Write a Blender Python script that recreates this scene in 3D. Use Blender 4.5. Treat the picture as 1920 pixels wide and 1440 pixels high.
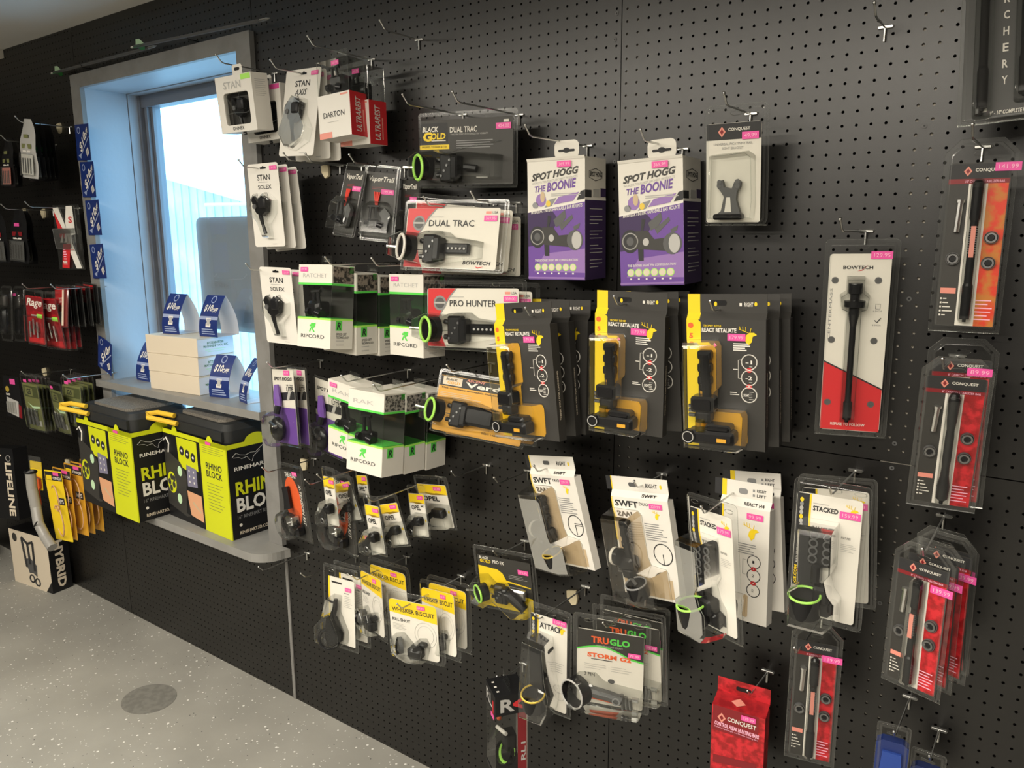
import bpy, math, random
import numpy as np
from mathutils import Matrix, Vector, Euler
random.seed(7)
scene = bpy.context.scene
for o in list(bpy.data.objects): bpy.data.objects.remove(o)
COL = scene.collection
R_ = math.radians

# ---------------------------------------------------------------- camera
cam_d = bpy.data.cameras.new('camera'); cam = bpy.data.objects.new('camera', cam_d); COL.objects.link(cam)
cam_d.sensor_fit = 'HORIZONTAL'; cam_d.sensor_width = 36.0; cam_d.lens = 36.0 * 1465.636 / 1920.0
cam_d.clip_start = .02; cam_d.clip_end = 200
cam.matrix_world = Matrix(((0.809375, -0.105043, 0.577822, 0.829752), (0.587256, 0.155594, -0.794305, -1.607178), (-0.006470, 0.982220, 0.187621, 1.639587), (0.000000, 0.000000, 0.000000, 1.000000)))
scene.camera = cam
scene.view_settings.view_transform = 'Standard'; scene.view_settings.look = 'None'
scene.view_settings.gamma = 1.0; scene.view_settings.use_curve_mapping = False
scene.view_settings.exposure = 0.0
try: scene.cycles.transparent_max_bounces = 40
except Exception: pass

# ---------------------------------------------------------------- daylight and ceiling lamps
world = bpy.data.worlds.new('sky'); scene.world = world; world.use_nodes = True
bg = world.node_tree.nodes['Background']; bg.inputs[0].default_value = (.33, .68, 1.0, 1); bg.inputs[1].default_value = 5.0
LAMPS = [(0.55, -1.75, 2.40, 1.2, .30, 32), (-0.75, -1.75, 2.40, 1.2, .30, 30), (-2.1, -1.75, 2.40, 1.2, .30, 27), (1.3, -3.5, 2.40, 1.2, .30, 54), (-0.3, -3.5, 2.40, 1.2, .30, 48), (-2.0, -3.5, 2.40, 1.2, .30, 37)]
for i, (x, y, z, sx, sy, e) in enumerate(LAMPS):
    ld = bpy.data.lights.new('ceiling_tube_light', 'AREA'); ld.shape = 'RECTANGLE'; ld.size = sx; ld.size_y = sy
    ld.energy = e; ld.color = (1.0, .92, .79)
    lo = bpy.data.objects.new('ceiling_tube_light', ld); COL.objects.link(lo); lo.location = (x, y, z - .045)

# ---------------------------------------------------------------- materials
MATS = {}
def nt(name):
    m = bpy.data.materials.new(name); m.use_nodes = True; return m, m.node_tree, m.node_tree.nodes['Principled BSDF']
def M(name, col=None, rough=.5, metal=0., spec=.5, emit=0., noise=None, nscale=30., bump=0., bscale=200.):
    if name in MATS: return MATS[name]
    m, t, b = nt(name)
    b.inputs['Base Color'].default_value = (*col, 1); b.inputs['Roughness'].default_value = rough
    b.inputs['Metallic'].default_value = metal; b.inputs['Specular IOR Level'].default_value = spec
    if emit: b.inputs['Emission Color'].default_value = (*col, 1); b.inputs['Emission Strength'].default_value = emit
    if noise or bump:
        tc = t.nodes.new('ShaderNodeTexCoord')
    if noise:
        n = t.nodes.new('ShaderNodeTexNoise'); n.inputs['Scale'].default_value = nscale; n.inputs['Detail'].default_value = 4
        r = t.nodes.new('ShaderNodeValToRGB'); r.color_ramp.elements[0].position = .42; r.color_ramp.elements[1].position = .58
        r.color_ramp.elements[0].color = (*col, 1); r.color_ramp.elements[1].color = (*noise, 1)
        t.links.new(tc.outputs['Object'], n.inputs['Vector']); t.links.new(n.outputs['Fac'], r.inputs[0]); t.links.new(r.outputs[0], b.inputs['Base Color'])
    if bump:
        n2 = t.nodes.new('ShaderNodeTexNoise'); n2.inputs['Scale'].default_value = bscale
        bp = t.nodes.new('ShaderNodeBump'); bp.inputs['Strength'].default_value = bump; bp.inputs['Distance'].default_value = .002
        t.links.new(tc.outputs['Object'], n2.inputs['Vector']); t.links.new(n2.outputs['Fac'], bp.inputs['Height']); t.links.new(bp.outputs[0], b.inputs['Normal'])
    MATS[name] = m; return m
def clear(name, tint=(.93, .94, .93), haze=.006, hcol=(.8, .8, .76), gl=.018, rough=.08, blend=.20):
    m, t, b = nt(name); t.nodes.remove(b); out = t.nodes['Material Output']
    tr = t.nodes.new('ShaderNodeBsdfTransparent'); tr.inputs[0].default_value = (*tint, 1)
    di = t.nodes.new('ShaderNodeBsdfDiffuse'); di.inputs[0].default_value = (*hcol, 1)
    gs = t.nodes.new('ShaderNodeBsdfAnisotropic'); gs.inputs['Roughness'].default_value = rough; gs.inputs[0].default_value = (1, 1, 1, 1)
    m1 = t.nodes.new('ShaderNodeMixShader'); m1.inputs[0].default_value = haze
    lw = t.nodes.new('ShaderNodeLayerWeight'); lw.inputs['Blend'].default_value = blend
    mm = t.nodes.new('ShaderNodeMath'); mm.operation = 'MULTIPLY_ADD'; mm.inputs[1].default_value = .75; mm.inputs[2].default_value = gl; mm.use_clamp = True
    m2 = t.nodes.new('ShaderNodeMixShader')
    t.links.new(tr.outputs[0], m1.inputs[1]); t.links.new(di.outputs[0], m1.inputs[2]); t.links.new(lw.outputs['Fresnel'], mm.inputs[0])
    t.links.new(mm.outputs[0], m2.inputs[0]); t.links.new(m1.outputs[0], m2.inputs[1]); t.links.new(gs.outputs[0], m2.inputs[2]); t.links.new(m2.outputs[0], out.inputs[0])
    MATS[name] = m; return m
M('white', (.76, .73, .67), .5); M('offwhite', (.70, .67, .60), .55); M('cream', (.68, .59, .46), .6); M('paper', (.72, .72, .74), .55)
M('black', (.008, .008, .009), .42, spec=.35); M('gloss', (.008, .008, .009), .25, spec=.35); M('ink', (.02, .02, .022), .55); M('char', (.036, .034, .031), .5); M('dgrey', (.09, .09, .09), .5)
M('grey', (.25, .25, .25), .5); M('lgrey', (.45, .44, .42), .5); M('red', (.60, .025, .03), .42); M('dred', (.22, .01, .015), .42); M('salmon', (.75, .28, .22), .5)
M('pink', (.80, .09, .36), .5); M('pinkt', (.95, .50, .66), .5); M('purple', (.14, .06, .30), .45); M('dpurple', (.035, .015, .075), .45); M('lpurple', (.28, .16, .42), .45)
M('green', (.10, .60, .08), .45); M('lime', (.40, .80, .12), .4); M('dgreen', (.015, .17, .03), .45); M('yellow', (.86, .62, .015), .45); M('ylime', (.62, .66, .01), .45)
M('orange', (.80, .33, .02), .45); M('amber', (.66, .34, .03), .4); M('orred', (.75, .12, .03), .5); M('skin', (.70, .36, .20), .5); M('navy', (.012, .03, .16), .35); M('blue', (.02, .06, .30), .4)
M('sblue', (.30, .36, .55), .4); M('violet', (.20, .19, .28), .5); M('steel', (.62, .62, .60), .28, 1.0); M('dsteel', (.25, .25, .25), .35, 1.0); M('gold', (.70, .50, .08), .35, .4)
M('brass', (.60, .46, .26), .35, .8); M('tan', (.55, .42, .26), .6); M('cork', (.62, .54, .36), .7); M('olive', (.18, .19, .07), .5); M('dolive', (.07, .08, .03), .5)
M('redcamo', (.60, .02, .03), .42, noise=(.30, .008, .01), nscale=60); M('orcamo', (.70, .05, .02), .42, noise=(.55, .20, .03), nscale=45); M('dcamo', (.24, .008, .012), .42, noise=(.40, .015, .02), nscale=40)
M('bark', (.24, .20, .16), .6, noise=(.02, .018, .015), nscale=110); M('wcamo', (.03, .03, .03), .55, noise=(.32, .30, .27), nscale=170)
M('foam', (.016, .017, .017), .62, bump=.2); M('mesh', (.20, .18, .15), .8, noise=(.11, .10, .085), nscale=260, bump=.5, bscale=500)
M('rope', (.80, .50, .03), .7, bump=.6, bscale=300); M('cordred', (.70, .05, .03), .6); M('bulb', (1.0, .93, .80), .5, emit=6.0)
M('gwhite', (.55, .78, .50), .4); M('tancord', (.62, .36, .20), .5); M('tube', (.30, .29, .27), .35); M('cloth', (.014, .014, .016), .9, bump=.6, bscale=60)
clear('clear'); clear('flange', haze=.022, gl=.035, rough=.12); clear('clearthin', haze=.002, gl=.0, rough=.22, blend=.12, tint=(.97, .97, .96)); clear('cleargreen', tint=(.62, .70, .60), haze=.03); clear('smoke', tint=(.86, .85, .82), haze=.008)
clear('bag', tint=(.85, .86, .85), haze=.05, rough=.2); clear('clearyel', tint=(.95, .85, .45), haze=.03, hcol=(.8, .6, .1))
clear('glass', tint=(.95, .98, 1.0), haze=.0, gl=.03, rough=.02, blend=.3); clear('greyfilm', tint=(.30, .31, .31), haze=.42, hcol=(.55, .56, .56), gl=.03, rough=.3)

# ---------------------------------------------------------------- mesh building
TXT = {}
def tmesh(s, bold, shear):
    k = (s, bold, shear)
    if k in TXT: return TXT[k]
    c = bpy.data.curves.new('t', 'FONT'); c.body = s; c.offset = bold; c.shear = shear; c.resolution_u = 2
    o = bpy.data.objects.new('t', c); COL.objects.link(o)
    me = o.to_mesh(); vs = [(v.co.x, v.co.y) for v in me.vertices]; fs = [tuple(p.vertices) for p in me.polygons]
    o.to_mesh_clear(); bpy.data.objects.remove(o); bpy.data.curves.remove(c)
    a = np.array(vs); lo = a.min(0); a = (a - lo) / (a.max(0) - lo)
    TXT[k] = (a, fs); return TXT[k]
def rrect(x0, x1, z0, z1, r=0., n=4):
    if r <= 0: return [(x0, z0), (x1, z0), (x1, z1), (x0, z1)]
    r = min(r, (x1 - x0) / 2.01, (z1 - z0) / 2.01); p = []
    for cx, cz, a in ((x1 - r, z0 + r, -90), (x1 - r, z1 - r, 0), (x0 + r, z1 - r, 90), (x0 + r, z0 + r, 180)):
        for i in range(n + 1):
            t = R_(a + 90 * i / n); p.append((cx + r * math.cos(t), cz + r * math.sin(t)))
    return p
def ell(cx, cz, rx, rz, n=20, a0=0, a1=360):
    full = abs(a1 - a0) >= 360
    return [(cx + rx * math.cos(R_(a0 + (a1 - a0) * i / (n if full else n - 1))), cz + rz * math.sin(R_(a0 + (a1 - a0) * i / (n if full else n - 1)))) for i in range(n)]
class MB:
    def __init__(s): s.v = []; s.f = []; s.m = []; s.mats = []
    def add(s, v, f, mat):
        if mat not in s.mats: s.mats.append(mat)
        k = s.mats.index(mat); o = len(s.v); s.v += [tuple(p) for p in v]; s.f += [tuple(i + o for i in q) for q in f]; s.m += [k] * len(f)
        return s
    def poly(s, pts, y, mat): return s.add([(x, y, z) for x, z in pts], [tuple(range(len(pts)))], mat)
    def strip(s, A, B, mat):   # quads between two closed loops of 3d points
        n = len(A); return s.add(list(A) + list(B), [(i, (i + 1) % n, n + (i + 1) % n, n + i) for i in range(n)], mat)
    def prism(s, pts, y0, y1, mat, side=None):
        n = len(pts); s.poly(pts, y0, mat); s.add([(x, y1, z) for x, z in pts], [tuple(range(n))[::-1]], mat)
        return s.strip([(x, y1, z) for x, z in pts], [(x, y0, z) for x, z in pts], side or mat)
    def box(s, x0, x1, y0, y1, z0, z1, mat):
        v = [(x0, y0, z0), (x1, y0, z0), (x1, y1, z0), (x0, y1, z0), (x0, y0, z1), (x1, y0, z1), (x1, y1, z1), (x0, y1, z1)]
        return s.add(v, [(0, 3, 2, 1), (4, 5, 6, 7), (0, 1, 5, 4), (1, 2, 6, 5), (2, 3, 7, 6), (3, 0, 4, 7)], mat)
    def bbox(s, x0, x1, y0, y1, z0, z1, mat, b=.002):   # box with chamfered front edges
        A = rrect(x0, x1, z0, z1, b, 2); Bq = rrect(x0 + b, x1 - b, z0 + b, z1 - b, b * .5, 2)
        s.add([(x, y1, z) for x, z in A], [tuple(range(len(A)))[::-1]], mat); s.strip([(x, y1, z) for x, z in A], [(x, y0 + b, z) for x, z in A], mat)
        s.strip([(x, y0 + b, z) for x, z in A], [(x, y0, z) for x, z in Bq], mat); return s.poly(Bq, y0, mat)
    def tube(s, pts, r, mat, n=7, caps=True):
        pts = [Vector(p) for p in pts]; rs = r if isinstance(r, (list, tuple)) else [r] * len(pts); L = []; up = None
        for i, p in enumerate(pts):
            d = (pts[min(i + 1, len(pts) - 1)] - pts[max(i - 1, 0)]).normalized()
            if up is None: up = d.orthogonal().normalized()
            a = (up - d * up.dot(d)).normalized(); up = a; b = d.cross(a)
            L.append([tuple(p + (a * math.cos(6.28318 * k / n) + b * math.sin(6.28318 * k / n)) * rs[i]) for k in range(n)])
        for i in range(len(L) - 1): s.strip(L[i], L[i + 1], mat)
        if caps: s.add(L[0], [tuple(range(n))[::-1]], mat); s.add(L[-1], [tuple(range(n))], mat)
        return s
    def torus(s, c, ax, Rr, r, mat, n=22, m=6):
        ax = Vector(ax).normalized(); a = ax.orthogonal().normalized(); b = ax.cross(a); c = Vector(c); v = []; f = []
        for i in range(n):
            t = 6.28318 * i / n; d = a * math.cos(t) + b * math.sin(t)
            for j in range(m):
                q = 6.28318 * j / m; v.append(tuple(c + d * (Rr + r * math.cos(q)) + ax * (r * math.sin(q))))
        for i in range(n):
            for j in range(m): f.append((i * m + j, ((i + 1) % n) * m + j, ((i + 1) % n) * m + (j + 1) % m, i * m + (j + 1) % m))
        return s.add(v, f, mat)
    def lathe(s, prof, c, mat, n=12):   # profile [(r, z)] about a vertical axis through c
        L = [[(c[0] + r * math.cos(6.28318 * k / n), c[1] + r * math.sin(6.28318 * k / n), c[2] + z) for k in range(n)] for r, z in prof]
        for i in range(len(L) - 1): s.strip(L[i], L[i + 1], mat)
        s.add(L[0], [tuple(range(n))[::-1]], mat); return s.add(L[-1], [tuple(range(n))], mat)
    def shell(s, c, ax, Rr, ln, mat, n=22, th=.0025):   # open pipe
        ax = Vector(ax).normalized(); c = Vector(c); a = ax.orthogonal().normalized(); b = ax.cross(a)
        def lp(r, t): return [tuple(c + ax * t + (a * math.cos(6.28318 * k / n) + b * math.sin(6.28318 * k / n)) * r) for k in range(n)]
        A, B2, C2, D2 = lp(Rr, 0), lp(Rr, ln), lp(Rr - th, ln), lp(Rr - th, 0)
        s.strip(A, B2, mat); s.strip(B2, C2, mat); s.strip(C2, D2, mat); return s.strip(D2, A, mat)
    def ball(s, c, r, mat, n=10, m=6, sc=(1, 1, 1)):
        v = []; f = []
        for j in range(m + 1):
            t = math.pi * j / m
            for k in range(n):
                p = 6.28318 * k / n; v.append((c[0] + r * sc[0] * math.sin(t) * math.cos(p), c[1] + r * sc[1] * math.sin(t) * math.sin(p), c[2] + r * sc[2] * math.cos(t)))
        for j in range(m):
            for k in range(n): f.append((j * n + k, (j + 1) * n + k, (j + 1) * n + (k + 1) % n, j * n + (k + 1) % n))
        return s.add(v, f, mat)
    def bubble(s, pts, y, dep, mat, k=(.97, .92, .80)):
        cx = sum(p[0] for p in pts) / len(pts); cz = sum(p[1] for p in pts) / len(pts)
        def lp(q, yy): return [(cx + (x - cx) * q, yy, cz + (z - cz) * q) for x, z in pts]
        A, B, C, Dd = lp(1, y), lp(k[0], y - dep * .7), lp(k[1], y - dep * .93), lp(k[2], y - dep)
        s.tube(C + [C[0]], .0006, mat, 4, False); s.tube(A + [A[0]], .0006, mat, 4, False); s.strip(A, B, mat); s.strip(B, C, mat); s.strip(C, Dd, mat); return s.add(Dd, [tuple(range(len(Dd)))], mat)
    def text(s, t, x0, z0, x1, z1, y, mat, bold=.012, shear=0., rot=0, axis='f'):
        a, fs = tmesh(t, bold, shear); cx, cz = (x0 + x1) / 2, (z0 + z1) / 2; W, H = x1 - x0, z1 - z0; v = []
        if rot in (90, -90): W, H = H, W
        for p in a:
            px, pz = (p[0] - .5) * W, (p[1] - .5) * H
            if rot: c_, s_ = math.cos(R_(rot)), math.sin(R_(rot)); px, pz = px * c_ - pz * s_, px * s_ + pz * c_
            if axis == 'f': v.append((cx + px, y, cz + pz))
            else: v.append((y, cx + px, cz + pz))   # on a right-hand side face: x = y, run along +y
        return s.add(v, fs, mat)
    def build(s, name, parent=None, smooth=True):
        me = bpy.data.meshes.new(name); me.from_pydata(s.v, [], s.f)
        for k in s.mats: me.materials.append(MATS[k])
        me.polygons.foreach_set('material_index', s.m)
        if smooth:
            me.polygons.foreach_set('use_smooth', [True] * len(s.f)); me.set_sharp_from_angle(angle=R_(38))
        me.update(); o = bpy.data.objects.new(name, me); COL.objects.link(o)
        if parent: o.parent = parent
        return o
def tag(o, label=None, cat=None, group=None, kind=None):
    if label: o['label'] = label
    if cat: o['category'] = cat
    if group: o['group'] = group
    if kind: o['kind'] = kind
    return o
def thing(name, label, cat, group=None, mtx=None):
    o = bpy.data.objects.new(name, None); o.empty_display_size = .02; COL.objects.link(o); tag(o, label, cat, group)
    if mtx is not None: o.matrix_world = mtx
    return o
def mtx(x, y, z, yaw=0, tilt=0, roll=0):
    return Matrix.Translation((x, y, z)) @ Matrix.Rotation(R_(yaw), 4, 'Z') @ Matrix.Rotation(R_(tilt), 4, 'X') @ Matrix.Rotation(R_(roll), 4, 'Y')

# ================================================================= the room
CEIL = 2.4345; PITCH = .0254
def wall_mat():
    m, t, b = nt('wallpaint'); tc = t.nodes.new('ShaderNodeTexCoord')
    n = t.nodes.new('ShaderNodeTexNoise'); n.inputs['Scale'].default_value = 3; n.inputs['Detail'].default_value = 6
    r = t.nodes.new('ShaderNodeValToRGB'); r.color_ramp.elements[0].color = (.0036, .0031, .0026, 1); r.color_ramp.elements[1].color = (.0062, .0054, .0046, 1)
    t.links.new(tc.outputs['Object'], n.inputs['Vector']); t.links.new(n.outputs['Fac'], r.inputs[0]); t.links.new(r.outputs[0], b.inputs['Base Color'])
    n2 = t.nodes.new('ShaderNodeTexNoise'); n2.inputs['Scale'].default_value = 700; bp = t.nodes.new('ShaderNodeBump'); bp.inputs['Strength'].default_value = .12; bp.inputs['Distance'].default_value = .001
    t.links.new(tc.outputs['Object'], n2.inputs['Vector']); t.links.new(n2.outputs['Fac'], bp.inputs['Height']); t.links.new(bp.outputs[0], b.inputs['Normal'])
    b.inputs['Roughness'].default_value = .35; b.inputs['Specular IOR Level'].default_value = .65; MATS['wallpaint'] = m
def floor_mat():
    m, t, b = nt('floorpaint'); tc = t.nodes.new('ShaderNodeTexCoord'); L = t.links.new
    n = t.nodes.new('ShaderNodeTexNoise'); n.inputs['Scale'].default_value = 2.2; n.inputs['Detail'].default_value = 8
    r = t.nodes.new('ShaderNodeValToRGB'); r.color_ramp.elements[0].color = (.27, .262, .235, 1); r.color_ramp.elements[1].color = (.35, .34, .305, 1); r.color_ramp.elements[0].position = .35; r.color_ramp.elements[1].position = .65
    L(tc.outputs['Object'], n.inputs['Vector']); L(n.outputs['Fac'], r.inputs[0]); col = r.outputs[0]
    for sc, th, pick, c in ((42, .17, .72, (.75, .74, .70, 1)), (95, .22, .80, (.62, .61, .58, 1)), (60, .13, .86, (.05, .05, .05, 1))):
        v = t.nodes.new('ShaderNodeTexVoronoi'); v.inputs['Scale'].default_value = sc; L(tc.outputs['Object'], v.inputs['Vector'])
        lt = t.nodes.new('ShaderNodeMath'); lt.operation = 'LESS_THAN'; lt.inputs[1].default_value = th; L(v.outputs['Distance'], lt.inputs[0])
        sp = t.nodes.new('ShaderNodeSeparateColor'); L(v.outputs['Color'], sp.inputs[0])
        gt = t.nodes.new('ShaderNodeMath'); gt.operation = 'GREATER_THAN'; gt.inputs[1].default_value = pick; L(sp.outputs[0], gt.inputs[0])
        mu = t.nodes.new('ShaderNodeMath'); mu.operation = 'MULTIPLY'; L(lt.outputs[0], mu.inputs[0]); L(gt.outputs[0], mu.inputs[1])
        mx = t.nodes.new('ShaderNodeMix'); mx.data_type = 'RGBA'; L(mu.outputs[0], mx.inputs['Factor']); L(col, mx.inputs['A']); mx.inputs['B'].default_value = c; col = mx.outputs['Result']
    L(col, b.inputs['Base Color']); b.inputs['Roughness'].default_value = .55; MATS['floorpaint'] = m
wall_mat(); floor_mat()
M('ceilpaint', (.62, .61, .58), .8, bump=.15, bscale=120); M('roomwall', (.035, .033, .03), .6, bump=.1); M('cavity', (.012, .011, .010), .9); M('stud', (.62, .57, .48), .7)
M('casing', (.20, .195, .185), .45, noise=(.23, .225, .215), nscale=14, bump=.25, bscale=40); M('jambpaint', (.36, .40, .44), .4, bump=.3, bscale=35); M('sash', (.16, .17, .19), .35)
M('siding', (.56, .60, .62), .8, noise=(.72, .72, .70), nscale=2); M('snow', (.8, .8, .8), .8); M('shelfpaint', (.24, .235, .22), .4, noise=(.27, .265, .25), nscale=9)
def struct(name, mb, parent=None):
    o = mb.build(name, parent, smooth=False)
    if not parent: o['kind'] = 'structure'
    return o
struct('floor', MB().box(-5, 3, -5, .28, -.05, 0, 'floorpaint'))
struct('ceiling', MB().box(-5, 3, -5, .28, CEIL, CEIL + .05, 'ceilpaint'))
struct('wall_left', MB().box(-5.1, -5, -5, .3, 0, CEIL, 'roomwall')); struct('wall_right', MB().box(3, 3.1, -5, .3, 0, CEIL, 'roomwall')); struct('wall_front', MB().box(-5, 3, -5.1, -5, 0, CEIL, 'roomwall'))
OX0, OX1, OZ0, OZ1 = -2.374, -1.382, .59, 2.207        # window recess
wb = MB()
for x0, x1, z0, z1 in ((-5, OX0 - .006, 0, CEIL), (OX1 + .006, 3, 0, CEIL), (OX0 - .006, OX1 + .006, OZ1 + .006, CEIL), (OX0 - .006, OX1 + .006, 0, OZ0 - .031)): wb.box(x0, x1, .034, .28, z0, z1, 'cavity')
wall = struct('wall_back', wb)
def pegboard(x0, x1, z0, z1, gx, gz, holes=True):
    p = PITCH; r = .0029
    xs = np.arange(math.ceil((x0 + .007 - gx) / p), math.floor((x1 - .007 - gx) / p) + 1) * p + gx
    zs = np.arange(math.ceil((z0 + .007 - gz) / p), math.floor((z1 - .007 - gz) / p) + 1) * p + gz
    ex = np.concatenate([[x0], (xs[1:] + xs[:-1]) / 2, [x1]]); ez = np.concatenate([[z0], (zs[1:] + zs[:-1]) / 2, [z1]])
    cx, cz = np.meshgrid(xs, zs); cx, cz = cx.ravel(), cz.ravel()
    l, b_ = np.meshgrid(ex[:-1], ez[:-1]); rr, tt = np.meshgrid(ex[1:], ez[1:]); l, b_, rr, tt = l.ravel(), b_.ravel(), rr.ravel(), tt.ravel()
    N = len(cx); V = np.zeros((N, 24, 3), np.float32)
    ox = [rr, rr, cx, l, l, l, cx, rr]; oz = [cz, tt, tt, tt, cz, b_, b_, b_]
    for k in range(8):
        a = 6.2831853 * k / 8; V[:, k, 0] = ox[k]; V[:, k, 2] = oz[k]
        V[:, 8 + k, 0] = cx + r * math.cos(a); V[:, 8 + k, 2] = cz + r * math.sin(a)
        V[:, 16 + k, 0] = V[:, 8 + k, 0]; V[:, 16 + k, 2] = V[:, 8 + k, 2]; V[:, 16 + k, 1] = .006
    q = []
    for k in range(8):
        j = (k + 1) % 8; q.append((k, j, 8 + j, 8 + k)); q.append((8 + k, 8 + j, 16 + j, 16 + k))
    q = np.array(q, np.int32); Fc = (q[None] + (np.arange(N, dtype=np.int32) * 24)[:, None, None]).reshape(-1)
    me = bpy.data.meshes.new('pegboard_panel'); nf = len(Fc) // 4
    me.vertices.add(N * 24); me.vertices.foreach_set('co', V.ravel()); me.loops.add(len(Fc)); me.loops.foreach_set('vertex_index', Fc)
    me.polygons.add(nf); me.polygons.foreach_set('loop_start', np.arange(nf, dtype=np.int32) * 4); me.update(calc_edges=True); me.validate(); me.polygons.foreach_set('use_smooth', [False] * nf)
    me.materials.append(MATS['wallpaint']); o = bpy.data.objects.new('pegboard_panel', me); COL.objects.link(o); o.parent = wall
    return o
ZA = 2.0389; ZB = ZA + .182 * PITCH; XB = -2.012 * PITCH
pegboard(-.0375, 1.181, 1.2035, CEIL, 0, ZA); pegboard(-.0375, 1.181, 0, 1.2015, 0, ZA - .006)
pegboard(-1.3155, -.0395, 0, CEIL, XB, ZB)
MB().box(-1.325, -1.309, .0075, .02, 2.27, CEIL - .01, 'stud').build('stud', wall, False)
pegboard(-2.431, -1.3185, OZ1 + .005, CEIL, XB - .006, ZB + .004); pegboard(-2.431, -1.3185, 0, OZ0, XB - .006, ZB - .003)
pegboard(-3.65, -2.434, 0, CEIL, XB + .004, ZB)
bl = MB().box(-5, -3.652, 0, .012, 0, CEIL, 'wallpaint'); bl.build('plain_panel', wall, False); MB().box(1.183, 3, 0, .012, 0, CEIL, 'wallpaint').build('plain_panel', wall, False)
for x0, x1 in ((-.030, .012), (.545, .600), (-.675, -.650), (1.12, 1.17)): MB().box(x0, x1, .0075, .033, .02, CEIL - .01, 'stud').build('stud', wall, False)
for x, z in [(0.572, 1.825), (0.572, 1.518), (0.569, 1.241), (0.568, 1.192), (0.568, 0.911), (-0.055, 2.057), (-0.05, 1.799), (-0.051, 2.11), (0.647, 0.934)]:
    s = MB(); s.poly(ell(x, z, .0045, .0045, 12), -.0012, 'dgrey'); s.poly(ell(x, z, .0018, .0018, 8), -.0016, 'black'); s.build('screw', wall)
MB().box(-1.322, -1.309, -.004, .004, 0, OZ0 - .05, 'casing').build('seam_strip', wall, False)
struct('trim_1', MB().box(-3.35, -3.03, -.14, -.001, CEIL - .034, CEIL - .001, 'offwhite'))

# ---------------------------------------------------------------- window with deep recess, casing and sill board
win = bpy.data.objects.new('window_1', None); COL.objects.link(win); win['kind'] = 'structure'
def wpart(n, *a): return struct(n, MB().box(*a), win)
wpart('casing', -2.445, OX0, -.018, -.0005, .60, 2.258, 'casing'); wpart('casing', OX1, -1.31, -.018, -.0005, OZ0, 2.258, 'casing'); wpart('casing', OX0, OX1, -.018, -.0005, OZ1, 2.258, 'casing')
wpart('jamb', OX0 - .0062, OX0, -.0004, .165, OZ0, OZ1, 'jambpaint'); wpart('jamb', OX1, OX1 + .0062, -.0004, .165, OZ0, OZ1, 'jambpaint'); wpart('jamb', OX0 - .006, OX1 + .006, -.0004, .165, OZ1, OZ1 + .0062, 'jambpaint')
wpart('jamb_extension', OX0 - .0062, OX0 + .003, .168, .279, OZ0, OZ1, 'jambpaint'); wpart('jamb_extension', OX1 - .003, OX1 + .0062, .168, .279, OZ0, OZ1, 'jambpaint'); wpart('jamb_extension', OX0, OX1, .168, .279, OZ1 - .003, OZ1 + .0062, 'jambpaint')
for k, (a, d) in enumerate(((.004, .206), (.022, .222), (.040, .214), (.058, .228))):
    for s in (0, 1):
        x0 = OX0 + a if s == 0 else OX1 - a - .016
        wpart('sash_stile', x0, x0 + .016, d, .262, .82, OZ1 - .004, 'sash')
wpart('sash_rail', OX0 + .003, OX1 - .003, .212, .262, 2.157, OZ1 - .004, 'sash'); wpart('sash_rail', OX0 + .003, OX1 - .003, .212, .262, .80, .86, 'sash')
wpart('lower_board', OX0, OX1, .225, .262, OZ0, .80, 'cavity')
struct('pane', MB().poly([(OX0 + .07, .85), (OX1 - .07, .85), (OX1 - .07, 2.16), (OX0 + .07, 2.16)], .240, 'glass'), win)
sb = MB(); sb.prism([(-2.44, 1.034), (-1.352, 1.034), (-1.352, 1.062), (-2.44, 1.062)], -.045, -.018, 'shelfpaint'); sb.box(OX0 + .002, OX1 - .002, -.018, .185, 1.034, 1.062, 'shelfpaint'); struct('sill', sb, win)
# translucent grey sheet with mirrored lettering, just outside the pane
sg = MB(); sg.prism([(-2.09, 1.27), (-1.40, 1.27), (-1.40, 1.715)] + ell(-2.06, 1.685, .03, .03, 6, 90, 180), .2475, .2485, 'greyfilm')
sheet = thing('window_sheet', 'translucent grey sign sheet just outside the window glass, lettering mirrored', 'film'); o = sg.build('sheet', sheet, False)
st = MB()
for t_, x, z, w_, h_ in (('NER', -1.69, 1.535, .12, .035), ('VE', -1.68, 1.425, .09, .04), ('lovo', -1.67, 1.30, .10, .03), ('SPC', -1.95, 1.44, .10, .02)): st.text(t_, x + w_ / 2, z, x - w_ / 2, z + h_, .2465, 'grey')
st.build('lettering', sheet)

# ---------------------------------------------------------------- seen through the glass
nb = thing('neighbour_building', 'pale blue-grey building with sloping roof edge outside the window', 'building')
wl = MB()
def roofz(x): return 2.45 - .207 * (x + 8.87)
MB().add([(-14, 4, -.6), (-4, 4, -.6), (-4, 4, roofz(-4)), (-14, 4, roofz(-14)), (-14, 6, -.6), (-4, 6, -.6), (-4, 6, roofz(-4)), (-14, 6, roofz(-14))], [(0, 1, 2, 3), (1, 5, 6, 2), (5, 4, 7, 6), (4, 0, 3, 7), (3, 2, 6, 7)], 'siding').build('wall', nb, False)
for i in range(60):
    x = -13.9 + i * .165; MB().box(x, x + .05, 3.985, 4, -.5, roofz(x) - .05, 'siding').build('batten', nb, False)
MB().add([(-14, 3.8, roofz(-14)), (-4, 3.8, roofz(-4)), (-4, 6.1, roofz(-4)), (-14, 6.1, roofz(-14)), (-14, 3.8, roofz(-14) + .06), (-4, 3.8, roofz(-4) + .06), (-4, 6.1, roofz(-4) + .06), (-14, 6.1, roofz(-14) + .06)], [(0, 3, 2, 1), (4, 5, 6, 7), (0, 1, 5, 4), (1, 2, 6, 5), (2, 3, 7, 6), (3, 0, 4, 7)], 'snow').build('roof', nb, False)
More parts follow.
